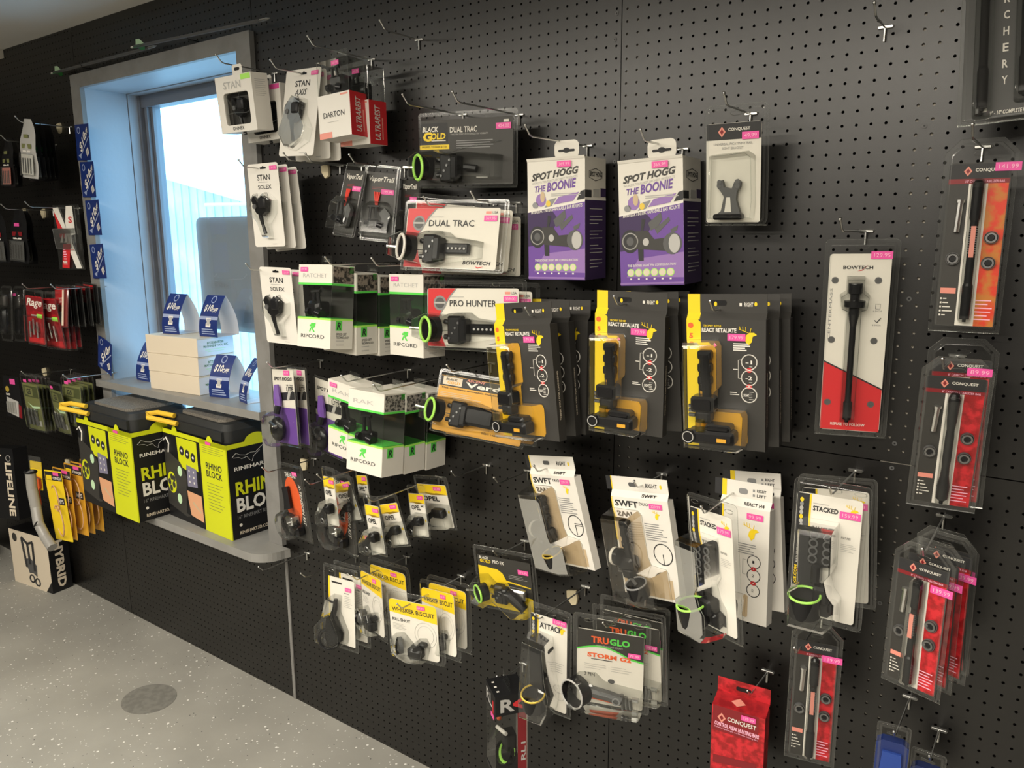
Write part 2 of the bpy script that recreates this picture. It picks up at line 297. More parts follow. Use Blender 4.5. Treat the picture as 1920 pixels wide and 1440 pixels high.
MB().tube([(-7.0, 3.5, 1.98), (-5.9, 3.5, 1.96)], .02, 'snow').build('rail', nb)
tag(MB().box(-30, 20, .6, 40, -.7, -.6, 'snow').build('outdoor_ground', None, False), 'pale bright ground outside the window', 'ground', kind='structure')

# ---------------------------------------------------------------- lamps on the ceiling (out of frame)
for i, (x, y, z, sx, sy, e) in enumerate(LAMPS):
    t_ = thing('ceiling_light', 'white strip light fixture on the ceiling, %s of the row %s' % (('right end', 'middle', 'left end')[i % 3], ('near the pegboard', 'far from the pegboard')[i // 3]), 'ceiling light', 'strip lights on the ceiling', Matrix.Translation((x, y, z)))
    f = MB().box(-sx / 2 - .02, sx / 2 + .02, -sy / 2 - .02, sy / 2 + .02, -.02, CEIL - z - .001, 'offwhite'); f.build('housing', t_, False)
    MB().box(-sx / 2, sx / 2, -sy / 2, sy / 2, -.028, -.02, 'bulb').build('diffuser', t_, False)

# ---------------------------------------------------------------- lower shelf, floor patch
ls = thing('wall_shelf', 'grey painted lower shelf with rounded front corner under the window', 'shelf', None, Matrix.Translation((-1.9, 0, .56)))
pts = [(-.56, -.028), (-.56, -.122)] + [(.54 + .085 * math.sin(R_(a)), -.037 - .085 * math.cos(R_(a))) for a in range(0, 91, 10)] + [(.632, -.0185), (.515, -.0185), (.515, .222), (-.471, .222), (-.471, -.0185), (-.56, -.0185)]
b = MB(); n = len(pts); b.add([(x, y, .03) for x, y in pts], [tuple(range(n))], 'shelfpaint'); b.add([(x, y, 0.) for x, y in pts], [tuple(range(n))[::-1]], 'shelfpaint'); b.strip([(x, y, 0.) for x, y in pts], [(x, y, .03) for x, y in pts], 'shelfpaint'); b.build('board', ls, False)
fp = MB(); q = ell(0, 0, .100, .090, 28); M('patch', (.16, .155, .14), .6, noise=(.20, .195, .175), nscale=40)
fp.add([(x, y, .0012) for x, y in q] + [(x, y, 0) for x, y in q], [tuple(range(28))] + [(i, 28 + i, 28 + (i + 1) % 28, (i + 1) % 28) for i in range(28)], 'patch')
fpo = fp.build('floor_cover', None, False); fpo.location = (-1.745, -.31, 0); fpo.rotation_euler.z = 0
tag(fpo, 'round dark grey cover patch set in the speckled floor', 'floor cover')

# ================================================================= merchandise
POSE = {'onnex1': (-1.1868, -0.1700, 2.0127, 0.7, 4.5, 0.1, 0.1653, 0.1538), 'onnex2': (-1.1688, -0.0900, 1.9936, -0.2, 0.2, -0.8, 0.1653, 0.1538), 'axis1': (-0.9836, -0.1100, 1.9769, -2.1, -8.8, 2.5, 0.1555, 0.2373), 'axis2': (-0.9803, -0.0750, 1.9705, -2.1, 0.0, -0.0, 0.1555, 0.2373), 'axis3': (-0.9654, -0.0500, 1.9666, -2.1, -0.0, -0.0, 0.1555, 0.2373), 'dart1': (-0.7756, -0.1700, 1.9440, 3.2, -2.1, -3.6, 0.1135, 0.1087), 'dart2': (-0.7669, -0.1100, 1.9294, -0.6, 0.3, -0.2, 0.1135, 0.1096), 'solA1': (-1.1314, -0.1300, 1.7283, 3.9, 2.1, -0.8, 0.1292, 0.2381), 'solA2': (-1.1226, -0.1000, 1.7222, 3.5, 1.4, -2.9, 0.1292, 0.2385), 'solA3': (-1.1190, -0.0700, 1.7165, 5.5, 0.6, -4.7, 0.1292, 0.2372), 'solB1': (-1.0893, -0.1400, 1.4370, 3.0, 3.7, 0.8, 0.1366, 0.2277), 'solB2': (-1.0985, -0.1000, 1.4309, 6.1, 3.4, 1.2, 0.1366, 0.2256), 'vap1': (-0.7522, -0.1500, 1.7323, -2.0, -13.1, 6.2, 0.0873, 0.1940), 'vap2': (-0.6844, -0.1100, 1.7225, 28.1, -6.3, 6.0, 0.0956, 0.1977), 'vap3': (-0.6157, -0.0700, 1.7019, -15.7, -0.4, 4.2, 0.0950, 0.1977), 'bg': (-0.4050, -0.0900, 1.8416, 7.9, 1.7, 1.4, 0.2763, 0.1781), 'bt1': (-0.4121, -0.1400, 1.6383, 5.4, -9.3, 1.0, 0.3027, 0.1731), 'bt2': (-0.4110, -0.1000, 1.6439, 9.6, -0.4, 5.9, 0.3027, 0.1715), 'bt3': (-0.4129, -0.0650, 1.6191, 14.2, 0.6, 0.8, 0.3027, 0.1695), 'ph1': (-0.3660, -0.1200, 1.4464, 9.7, -4.1, -1.2, 0.2828, 0.1730), 'ph2': (-0.3511, -0.0850, 1.4398, 9.7, 0.0, -0.0, 0.2828, 0.1730), 'rat1': (-0.7978, -0.2500, 1.4584, -2.1, -6.3, -0.8, 0.1367, 0.2172), 'rat2': (-0.7896, -0.1720, 1.4354, -2.3, -1.9, 1.5, 0.1367, 0.2183), 'rat3': (-0.7827, -0.0940, 1.4243, -2.5, -2.0, 0.4, 0.1367, 0.2191), 'rat4': (-0.5736, -0.1400, 1.4367, -5.9, -2.2, -0.9, 0.1318, 0.2102), 'sh1': (-1.0496, -0.1700, 1.1424, -12.5, -2.0, -6.0, 0.1642, 0.2352), 'sh2': (-1.0392, -0.1300, 1.1376, -17.5, -1.5, -5.4, 0.1643, 0.2375), 'sh3': (-0.9393, -0.1000, 1.1089, -10.2, 0.9, 3.4, 0.1644, 0.2357), 'rak1': (-0.6268, -0.2500, 1.1418, -2.6, -5.7, -0.1, 0.1360, 0.2133), 'rak2': (-0.6241, -0.1730, 1.1318, -2.7, -2.1, 1.9, 0.1360, 0.2138), 'rak3': (-0.6178, -0.0960, 1.1247, -2.6, -0.8, 2.9, 0.1360, 0.2133), 'rak4': (-0.7617, -0.2000, 1.1430, -4.2, 1.0, 5.6, 0.1361, 0.2125), 'verd1': (-0.3586, -0.1100, 1.2159, 9.1, -15.2, 3.9, 0.2710, 0.1631), 'verd2': (-0.3635, -0.0700, 1.2013, 9.1, 0.0, -0.0, 0.2710, 0.1631), 're11': (-0.1619, -0.1900, 1.3136, -8.6, 2.1, -4.8, 0.1728, 0.2599), 're12': (-0.1658, -0.1250, 1.3102, -0.9, 0.4, -4.8, 0.1728, 0.2603), 're13': (-0.1561, -0.0700, 1.3110, -5.7, -3.1, -1.8, 0.1728, 0.2623), 're21': (0.0841, -0.1700, 1.3507, 4.5, 2.9, 0.8, 0.1543, 0.2498), 're22': (0.0912, -0.1100, 1.3459, 7.6, 3.2, -3.2, 0.1543, 0.2484), 're31': (0.2928, -0.1700, 1.3522, 4.4, 3.0, -1.9, 0.1514, 0.2532), 're32': (0.2992, -0.1150, 1.3490, 4.4, 0.1, -3.2, 0.1543, 0.2498), 're33': (0.3047, -0.0650, 1.3475, 6.4, 1.9, -2.7, 0.1543, 0.2489), 're23': (0.0911, -0.0650, 1.3459, 6.9, 2.7, -1.8, 0.1543, 0.2486), 'sw1': (-0.1228, -0.1000, 0.9647, -15.4, 7.2, -11.1, 0.1669, 0.2276), 'sw2': (0.0997, -0.1000, 0.9474, -9.5, 4.0, -8.6, 0.1564, 0.2329), 'stL': (0.3085, -0.2300, 1.0039, -26.0, 2.0, -5.3, 0.1388, 0.2755), 'h41': (0.3275, -0.1200, 0.9757, -4.9, -2.2, -2.3, 0.1069, 0.2400), 'h42': (0.3357, -0.0600, 0.9821, -1.5, -1.9, -6.0, 0.1069, 0.2408), 'stR1': (0.4959, -0.1500, 1.0495, 2.1, -2.2, -0.2, 0.1361, 0.2772), 'stR2': (0.5012, -0.1000, 1.0571, 8.6, 8.9, -3.1, 0.1369, 0.2758), 'cqL1': (0.4891, -0.1500, 0.7568, 10.9, -0.1, -0.1, 0.0924, 0.2916), 'cqBox': (0.3356, -0.1200, 0.5479, 5.5, 1.9, -0.1, 0.1116, 0.2000), 'cq81': (0.6604, -0.2000, 0.9876, -17.7, -1.7, 0.2, 0.1015, 0.2649), 'cq82': (0.6712, -0.1650, 0.9881, -17.7, 0.0, -0.0, 0.1015, 0.2649), 'cq83': (0.6874, -0.1300, 0.9937, -17.7, 0.0, -0.0, 0.1015, 0.2649), 'cq84': (0.6849, -0.1000, 0.9920, -17.3, 3.4, -0.9, 0.1015, 0.2646), 'cqM1': (0.6731, -0.1300, 1.2989, 8.6, 7.8, 1.2, 0.1058, 0.2752), 'cqM2': (0.6767, -0.0900, 1.3136, 7.4, -0.0, 0.0, 0.1056, 0.2956), 'cqT': (0.6747, -0.1000, 1.6299, 5.3, 0.8, 0.3, 0.1039, 0.3143), 'cqH': (0.6849, -0.1000, 1.9368, 3.1, -16.3, -3.9, 0.1098, 0.2734), 'brk': (0.2670, -0.1000, 1.7661, 0.0, 7.0, 0.5, 0.1252, 0.2244), 'bow': (0.4982, -0.0600, 1.4419, 14.8, 1.8, -0.4, 0.1257, 0.3712), 'booL': (-0.1257, -0.1250, 1.6712, 3.2, 0.4, -0.6, 0.1441, 0.2623), 'booR': (0.1039, -0.1250, 1.6613, 5.0, 0.5, -2.6, 0.1378, 0.2526), 'xt1': (-1.0562, -0.1500, 0.8384, -13.3, 2.8, -6.6, 0.1658, 0.2404), 'xt2': (-0.8509, -0.1500, 0.8511, -13.3, 0.0, -0.0, 0.1658, 0.2404), 'op1': (-0.8202, -0.2100, 0.9167, -11.8, -0.0, -7.1, 0.0731, 0.1739), 'op2': (-0.8119, -0.1600, 0.8997, 1.7, 3.5, -18.1, 0.0850, 0.1437), 'op3': (-0.7938, -0.1100, 0.9088, -18.5, -0.2, -13.0, 0.0851, 0.1470), 'op4': (-0.6268, -0.2300, 0.8822, -8.1, 2.3, -7.0, 0.0727, 0.1637), 'op5': (-0.5978, -0.1900, 0.8887, -2.2, 2.5, -17.4, 0.0850, 0.1436), 'op6': (-0.5517, -0.1400, 0.9101, -11.8, -1.1, -10.8, 0.0850, 0.1437), 'op7': (-0.5360, -0.0900, 0.9243, 5.2, 8.8, -5.9, 0.1150, 0.1581), 'dr1': (-0.8498, -0.1700, 0.5570, 4.5, -3.1, -0.9, 0.1349, 0.2536), 'dr2': (-0.8440, -0.1300, 0.5547, 4.5, -0.0, 0.0, 0.1349, 0.2536), 'wbR1': (-0.5100, -0.2100, 0.6153, 6.7, -0.8, -3.3, 0.1836, 0.1872), 'wbR2': (-0.4685, -0.1600, 0.6324, -15.1, -6.1, -12.0, 0.1843, 0.1951), 'wbR3': (-0.4704, -0.1200, 0.6317, -9.4, -6.4, -7.7, 0.1828, 0.1855), 'wbL1': (-0.7000, -0.1800, 0.6252, -22.2, -2.6, -10.0, 0.1843, 0.1940), 'wbL2': (-0.6914, -0.1200, 0.6295, -4.6, 0.0, -4.2, 0.1832, 0.1872), 'pfx': (-0.2830, -0.1100, 0.7698, 6.2, 6.0, -2.2, 0.1811, 0.1793), 'att': (-0.0971, -0.1900, 0.6506, 4.2, 3.2, 1.9, 0.1147, 0.2820), 'tg1': (0.0557, -0.1700, 0.6845, 18.1, 1.4, 0.2, 0.1754, 0.2296), 'tg2': (0.0764, -0.1200, 0.6901, 9.3, 3.1, -2.3, 0.1742, 0.2296), 'tg3': (0.0676, -0.0850, 0.6895, 6.5, -1.3, -0.3, 0.1716, 0.2296), 'fl1': (-2.5068, -0.1700, 1.9761, 0.1, -0.4, 6.2, 0.1283, 0.2190), 'fl2': (-2.5322, -0.1400, 1.9680, 0.1, -0.0, 0.0, 0.1283, 0.2190), 'fl3': (-2.5439, -0.1150, 1.9697, 0.1, 0.0, 0.0, 0.1283, 0.2190), 'fl4': (-2.5638, -0.0900, 1.9719, 0.1, 0.0, -0.0, 0.1283, 0.2190), 'fl5': (-2.5830, -0.0650, 1.9740, 0.1, 0.0, -0.0, 0.1283, 0.2190), 'fl0': (-2.7476, -0.1500, 1.9379, -5.0, -3.0, 2.6, 0.1296, 0.1909), 'fl0b': (-2.7937, -0.1100, 1.9412, -5.0, -0.0, -0.0, 0.1296, 0.1909), 'rb1': (-2.7536, -0.1400, 1.6469, -4.3, -3.2, 1.5, 0.1883, 0.2192), 'rb2': (-2.8102, -0.0900, 1.6416, -4.3, -0.0, 0.0, 0.1883, 0.2192), 'rb0': (-2.9394, -0.1500, 1.6439, 0.8, -0.1, 0.0, 0.1883, 0.2169), 'yc': (-2.5023, -0.0600, 1.6402, 9.8, -0.0, -0.1, 0.1603, 0.2569), 'tu1': (-2.9458, -0.1500, 1.3169, -1.2, -5.8, -1.1, 0.1182, 0.2393), 'tu2': (-2.8971, -0.1200, 1.3153, -2.7, -5.9, -1.8, 0.1181, 0.2396), 'ra1': (-2.5787, -0.1900, 1.3238, 5.7, -1.3, 2.1, 0.1294, 0.2265), 'ra2': (-2.5422, -0.1500, 1.3092, 7.6, 7.0, 1.0, 0.1364, 0.2396), 'ra3': (-2.5440, -0.1200, 1.3059, 7.6, -0.0, 0.0, 0.1364, 0.2396), 'ra4': (-2.5548, -0.0900, 1.3014, 7.6, 0.0, -0.0, 0.1364, 0.2396), 'ra5': (-2.5661, -0.0650, 1.3041, 7.6, 0.0, 0.0, 0.1364, 0.2396), 'rc1': (-2.4921, -0.1250, 1.3638, -11.5, -7.4, -3.8, 0.2115, 0.1617), 'rc2': (-2.5110, -0.1050, 1.3688, -11.5, -0.0, 0.0, 0.2115, 0.1617), 'rc3': (-2.4947, -0.0880, 1.3682, -11.5, 0.0, -0.0, 0.2115, 0.1617), 'rc4': (-2.4804, -0.0700, 1.3673, -11.5, -0.0, 0.0, 0.2115, 0.1617), 'rc5': (-2.4520, -0.0520, 1.3716, -11.5, 0.0, -0.0, 0.2115, 0.1617), 'rc6': (-2.4276, -0.0340, 1.3778, -11.5, -0.0, 0.0, 0.2115, 0.1617), 'bk1': (-2.9403, -0.1700, 0.9527, 2.2, -0.7, -2.3, 0.1580, 0.1971), 'gr1': (-2.6981, -0.1900, 0.9563, -0.6, 2.8, -1.0, 0.1630, 0.2444), 'gr2': (-2.7246, -0.1650, 0.9486, -0.6, 0.0, -0.0, 0.1630, 0.2444), 'gr3': (-2.7487, -0.1400, 0.9421, -0.6, -0.0, -0.0, 0.1630, 0.2444), 'gr4': (-2.7727, -0.1150, 0.9333, -0.6, 0.0, -0.0, 0.1630, 0.2444), 'gg1': (-2.5070, -0.1700, 0.9549, -6.9, 5.6, -1.5, 0.1586, 0.2207), 'gg2': (-2.4565, -0.1400, 0.9776, 2.1, -2.5, -0.2, 0.1611, 0.2076), 'gg3': (-2.4831, -0.1150, 0.9764, 2.1, -0.0, -0.0, 0.1611, 0.2076), 'gg4': (-2.4944, -0.0900, 0.9764, 2.1, -0.0, 0.0, 0.1611, 0.2076), 'gg5': (-2.5151, -0.0600, 0.9765, 2.1, -0.0, 0.0, 0.1611, 0.2076), 'ye1': (-2.5735, -0.1900, 0.5272, 6.2, 1.1, -3.6, 0.1313, 0.3088), 'ye2': (-2.5682, -0.1650, 0.5313, 6.2, -0.0, 0.0, 0.1313, 0.3088), 'ye3': (-2.5413, -0.1300, 0.5451, 6.2, -0.0, 0.0, 0.1313, 0.3088), 'ye4': (-2.5478, -0.1000, 0.5434, 6.2, -0.0, 0.0, 0.1313, 0.3088), 'ye5': (-2.5503, -0.0600, 0.5420, 6.2, 0.0, -0.0, 0.1313, 0.3088), 'or1': (-2.7811, -0.1800, 0.5681, 13.8, -2.1, 1.1, 0.0794, 0.2321), 'll': (-3.0743, -0.2000, 0.5344, 14.9, -3.6, -3.0, 0.1527, 0.3315), 'rl': (-0.2835, -0.1800, 0.3867, -36.1, 0.1, 0.7, 0.0860, 0.2400), 'bl1': (0.6343, -0.1500, 0.6943, 7.3, -0.8, 0.3, 0.0565, 0.1097), 'bl2': (0.6896, -0.1000, 0.6320, 0.2, -1.0, -0.5, 0.0584, 0.1100)}
class Pack:
    """one hanging package: root at the bottom centre of its front face, x right, y into the wall, z up"""
    def __init__(s, key, name, label, cat, group=None):
        x, y, z, yaw, tilt, roll, w, h = POSE[key]; s.w, s.h = w, h
        s.root = thing(name, label, cat, group, mtx(x, y, z, yaw, tilt, roll) @ Matrix.Translation((0, 0, -h / 2)))
    def x(s, u): return (u - .5) * s.w
    def z(s, v): return v * s.h
    def pts(s, l): return [(s.x(u), s.z(v)) for u, v in l]
    def rect(s, mb, u0, v0, u1, v1, mat, y=-.0004, r=0.): return mb.poly(rrect(s.x(u0), s.x(u1), s.z(v0), s.z(v1), r), y, mat)
    def poly(s, mb, l, mat, y=-.0004): return mb.poly(s.pts(l), y, mat)
    def text(s, mb, t, u0, v0, u1, v1, mat, y=-.0012, bold=.022, shear=0., rot=0): return mb.text(t, s.x(u0), s.z(v0), s.x(u1), s.z(v1), y, mat, bold, shear, rot)
    def lines(s, mb, u0, v0, u1, v1, n, mat, y=-.0010, fill=.4):
        rnd = random.Random(n * 7 + int(u0 * 100)); dv = (v1 - v0) / n
        for i in range(n): s.rect(mb, u0, v0 + dv * i, u0 + (u1 - u0) * rnd.uniform(.6, 1), v0 + dv * (i + fill), mat, y)
    def price(s, u0, v0, t, du=.0, wd=.030, ht=.0115, y=-.0022, rot=0, txt=True):
        p = MB(); x0 = s.x(u0); z0 = s.z(v0); p.prism([(x0, z0), (x0 + wd, z0), (x0 + wd, z0 + ht), (x0, z0 + ht)], y, y + .0004, 'pink')
        o = p.build('price_sticker', s.root, False)
        if txt: q = MB(); q.text(t, x0 + wd * .14, z0 + ht * .24, x0 + wd * .88, z0 + ht * .76, y - .0005, 'pinkt', .0); q.build('price', o, False)
        return o
    def card(s, mat, u0=0, v0=0, u1=1, v1=1, r=.004, th=.0012, name='card'):
        b = MB(); b.prism(rrect(s.x(u0), s.x(u1), s.z(v0), s.z(v1), r), 0, th, mat); return b.build(name, s.root, False)
    def clam(s, mb, r=.008, inset=.004, mat='clear', y=.0016, ridge=.003, cham=0.):
        w2, h = s.w / 2, s.h
        def lp(i, yy):
            if cham: c = cham; a = [(-w2 + i, i), (w2 - i, i), (w2 - i, h - c - i * .4), (w2 - c - i * .4, h - i), (-w2 + c + i * .4, h - i), (-w2 + i, h - c - i * .4)]
            else: a = rrect(-w2 + i, w2 - i, i, h - i, max(r - i, .001))
            return [(x, yy, z) for x, z in a]
        A, B, C, Dd = lp(0, y), lp(inset, y), lp(inset + .0012, y - ridge), lp(inset + .004, y - ridge); E_ = lp(inset + .0055, y - .0035)
        fl = 'flange' if mat == 'clear' else mat; mb.strip(A, B, fl); mb.strip(B, C, fl); mb.strip(C, Dd, fl); mb.strip(Dd, E_, fl); mb.add(E_, [tuple(range(len(E_)))], 'clearthin'); mb.tube(A + [A[0]], .0005, fl, 4, False)
        mb.tube([(-w2, y - .001, .0012), (w2, y - .001, .0012)], .0016, mat, 5)   # folded bottom edge catches the light
        return mb
def euro(P, mb, u, v, wd=.026, mat='black', y=-.0008):
    x, z = P.x(u), P.z(v); mb.poly(rrect(x - wd / 2, x + wd / 2, z - .0028, z + .0028, .0027), y, mat); mb.poly(ell(x, z + .0012, .0045, .0045, 12), y - .0002, mat)

# ---- products inside the packs (each fills one MB)
def sight_h(mb, x, z, s, rim='lime', bar=True, y=-.012):
    ax = (-.55, -.83, 0); mb.shell((x + .012 * s, y - .004, z), ax, .030 * s, .030 * s, 'gloss'); c = Vector((x + .012 * s, y - .004, z)) + Vector(ax).normalized() * .031 * s
    mb.torus(c, ax, .0285 * s, .0035 * s, rim); mb.tube([(x - .055 * s, y - .02, z + .002), (x - .028 * s, y - .012, z + .001)], .004 * s, 'steel')
    mb.tube([(x, y - .006, z - .002), (x + .055 * s, y - .004, z - .004)], .0012, 'steel', 5)
    mb.bbox(x + .045 * s, x + .082 * s, y - .016 * s, y + .006, z - .034 * s, z + .032 * s, 'black', .005); mb.bbox(x + .078 * s, x + .098 * s, y - .022 * s, y + .004, z - .028 * s, z + .026 * s, 'gloss', .004)
    mb.tube([(x + .03 * s, y, z + .018 * s), (x + .05 * s, y, z + .016 * s)], .006 * s, 'gloss'); mb.tube([(x + .03 * s, y, z - .018 * s), (x + .05 * s, y, z - .018 * s)], .006 * s, 'gloss')
    for k in range(4): mb.tube([(x + .052 * s + k * .008 * s, y - .016 * s - .002, z - .02 * s + .012 * k * s), (x + .052 * s + k * .008 * s, y - .016 * s, z - .02 * s + .012 * k * s)], .003 * s, 'dsteel', 8)
    if bar:
        mb.bbox(x + .098 * s, x + .165 * s, y - .004, y + .006, z - .010 * s, z + .014 * s, 'gloss', .003)
        for k in range(5): mb.tube([(x + (.112 + .011 * k) * s, y - .006, z + .002), (x + (.112 + .011 * k) * s, y - .0035, z + .002)], .003 * s, 'lgrey', 8)
    return mb
def sight_v(mb, x, z, s, rim='gold', h=.2, wheel=None, low='cup', y=-.012):
    # dovetail bracket at the top, body in the middle, housing at the bottom
    zt = z + h; n = 6
    for k in range(n):
        zz = zt - (k + .5) * h * .42 / n; ww = (.010 if k % 2 else .0135) * s
        mb.bbox(x - ww, x + ww, y - .012, y + .004, zz - h * .05, zz + h * .05, 'black', .004)
    mb.tube([(x, y - .01, zt - .005), (x + .006, y - .006, z + h * .35)], .009 * s, 'gloss', 8)
    mb.bbox(x - .024 * s, x + .022 * s, y - .026 * s, y + .004, z + h * .34, z + h * .52, 'gloss', .006); mb.bbox(x - .016 * s, x + .014 * s, y - .022 * s, y + .004, z + h * .22, z + h * .36, 'black', .005)
    for k in range(3): mb.tube([(x - .03 * s, y - .012, z + h * (.30 + .05 * k)), (x - .018 * s, y - .012, z + h * (.30 + .05 * k))], .004 * s, 'dsteel', 7)
    if wheel: mb.tube([(x - .032 * s, y - .018, z + h * .52), (x - .024 * s, y - .018, z + h * .52)], .022 * s, wheel, 16); mb.tube([(x - .024 * s, y - .018, z + h * .52), (x - .012 * s, y - .018, z + h * .52)], .021 * s, 'gloss', 16)
    if low == 'cup':
        c = (x + .03 * s, y - .020, z + h * .02); mb.shell(c, (0, -.25, 1), .026 * s, .034 * s, 'gloss'); mb.torus((c[0], c[1] - .0085 * s, c[2] + .033 * s), (0, -.25, 1), .0252 * s, .0022 * s, rim); mb.tube([(x, y - .012, z + h * .25), (x + .02 * s, y - .015, z + h * .14)], .008 * s, 'black')
    else:
        mb.bbox(x - .03 * s, x + .062 * s, y - .030 * s, y + .002, z + h * .0, z + h * .15, 'black', .006); mb.tube([(x - .026 * s, y - .032 * s, z + h * .075), (x - .026 * s, y - .02 * s, z + h * .075)], .014 * s, 'gloss', 14)
        mb.torus((x - .026 * s, y - .033 * s, z + h * .075), (0, 1, 0), .0105 * s, .0010, 'lgrey'); mb.bbox(x + .005 * s, x + .055 * s, y - .028 * s, y + .002, z + h * .13, z + h * .22, 'gloss', .006)
        mb.box(x + .030 * s, x + .048 * s, y - .0315 * s, y - .0295 * s, z + h * .04, z + h * .08, 'amber'); mb.bbox(x - .012 * s, x + .004 * s, y - .032 * s, y, z + h * .14, z + h * .27, 'clearyel', .002)
    return mb
def release(mb, x, z, s, y=-.010):
    mb.prism([(x - .030 * s, z + .030 * s), (x - .020 * s, z + .042 * s), (x - .004 * s, z + .022 * s), (x + .012 * s, z + .042 * s), (x + .034 * s, z + .030 * s), (x + .026 * s, z - .004 * s), (x + .004 * s, z - .016 * s), (x - .014 * s, z - .006 * s)], y - .012, y + .004, 'gloss')
    mb.bbox(x + .004 * s, x + .032 * s, y - .020, y - .006, z + .006 * s, z + .036 * s, 'black', .004); mb.tube([(x - .016 * s, y - .016, z + .012 * s), (x - .016 * s, y - .010, z + .012 * s)], .007 * s, 'dgrey', 12)
    mb.tube([(x - .002 * s, y - .006, z - .012 * s), (x + .004 * s, y - .006, z - .040 * s), (x + .012 * s, y - .006, z - .066 * s)], [.007 * s, .0045 * s, .0055 * s], 'gloss'); return mb
def rest(mb, x, z, s, y=-.015, sc=1.):
    mb.bbox(x - .018 * s, x + .020 * s, y - .018, y + .006, z, z + .024 * s, 'gloss', .005); mb.tube([(x - .012 * s, y - .008, z + .02 * s), (x - .010 * s, y - .012, z + .058 * s)], .004 * s, 'black'); mb.tube([(x + .008 * s, y - .008, z + .02 * s), (x + .004 * s, y - .012, z + .058 * s)], .004 * s, 'black')
    mb.tube([(x - .018 * s, y - .012, z + .058 * s), (x + .014 * s, y - .012, z + .060 * s)], .004 * s, 'black'); mb.tube([(x + .014 * s, y - .020, z + .010 * s), (x + .030 * s, y - .020, z + .006 * s)], .011 * s, 'gloss', 12); mb.tube([(x - .022 * s, y - .02, z + .012 * s), (x - .012 * s, y - .02, z + .012 * s)], .009 * s, 'black', 12); return mb
def bar_prof(mb, x, z0, z1, y, style=0):
    L = z1 - z0
    if style == 0: pr = [(.0035, 0), (.0035, .02), (.0095, .021), (.0098, .26), (.0078, .28), (.0078, .72), (.0098, .74), (.0100, .98), (.006, 1)]
    elif style == 1: pr = [(.004, 0), (.004, .02), (.0115, .05), (.0125, .16), (.0085, .26), (.0075, .34), (.0085, .40), (.0085, .62), (.0075, .68), (.0095, .76), (.0115, .96), (.008, 1)]
    else: pr = [(.004, 0), (.004, .015), (.0085, .02), (.0090, .14), (.0062, .15), (.0062, .66), (.0105, .74), (.0105, .78), (.008, .785), (.0200, .79), (.0205, .83), (.0095, .835), (.0095, .87), (.0135, .88), (.0140, .94), (.0135, .945)]
    mb.lathe([(r * (.80 if style < 2 else .9), L * t) for r, t in pr], (x, y, z0), 'gloss', 14); return mb
def washer(mb, x, z, y=-.006, r=.0105): mb.tube([(x, y, z), (x, y + .006, z)], r, 'dgrey', 14); mb.torus((x, y, z), (0, 1, 0), r * .66, .0028, 'dsteel', 14); mb.tube([(x, y - .0005, z), (x, y, z)], r * .38, 'black', 10)

# ---- kinds of package
def k_windowbox(P, dep=.056, front=True, sticker='lime'):
    w, h = P.w, P.h; b = MB(); x0, x1 = P.x(.18), P.x(.87); z0, z1 = P.z(.13), P.z(.70); A = rrect(-w / 2, w / 2, 0, h, .0005); W = rrect(x0, x1, z0, z1, .010)
    A2 = []
    for x, z in W:   # frame of the front panel around the window
        A2.append((min(max(x * 9, -w / 2), w / 2) if x not in (0,) else x, min(max((z - h * .41) * 9 + h * .41, 0), h)))
    b.strip([(x, 0, z) for x, z in A2], [(x, 0, z) for x, z in W], 'white'); b.strip([(x, 0, z) for x, z in W], [(x, .012, z) for x, z in W], 'offwhite'); b.poly(rrect(x0 - .002, x1 + .002, z0 - .002, z1 + .002), .026, 'char')
    v = [(-w / 2, 0, 0), (w / 2, 0, 0), (w / 2, dep, 0), (-w / 2, dep, 0), (-w / 2, 0, h), (w / 2, 0, h), (w / 2, dep, h), (-w / 2, dep, h)]; b.add(v, [(0, 3, 2, 1), (4, 5, 6, 7), (1, 2, 6, 5), (2, 3, 7, 6), (3, 0, 4, 7)], 'white'); b.build('carton', P.root, False)
    t = MB(); tx = P.x(.62); t.prism([(tx - .022, h - .002)] + [(tx + .022, h - .002)] + [(tx + .022, h + .022), (tx + .018, h + .027), (tx - .018, h + .027), (tx - .022, h + .022)], .004, .0046, 'white'); t.poly(rrect(tx - .012, tx + .012, h + .011, h + .019, .004), .0034, 'black'); t.build('hang_tab', P.root, False)
    q = MB(); P.text(q, 'STAN', .22, .77, .70, .90, 'lgrey', -.0006, .02); P.text(q, 'ONNEX', .34, .035, .66, .10, 'ink', -.0006, .012)
    for i in range(9): q.box(w / 2 + .0001, w / 2 + .0005, dep * .18, dep * (.82 if i % 3 else .7), h * (.60 + .035 * i), h * (.60 + .035 * i) + .0012, 'lgrey')
    q.build('print', P.root, False); s = MB(); P.rect(s, .72, .90, .98, .99, sticker, -.0008); s.build('sticker', P.root, False)
    p = MB(); release(p, P.x(.5), h * .36, .95, .018); p.build('release_aid', P.root); c = MB(); c.poly(rrect(x0 - .002, x1 + .002, z0 - .002, z1 + .002), .004, 'clear'); c.tube([(x0 + .004, .002, z0 + .03), (x0 + .03, .0, z0 + .034), (x1 - .02, .001, z0 + .03), (x1 - .004, .002, z0 + .034)], .0012, 'clear'); c.tube([(x0 + .01, .002, z1 - .01), (x0 + .045, 0, z1 - .05), (x0 + .07, .002, z1 - .004)], .0014, 'clear'); c.build('window_film', P.root)
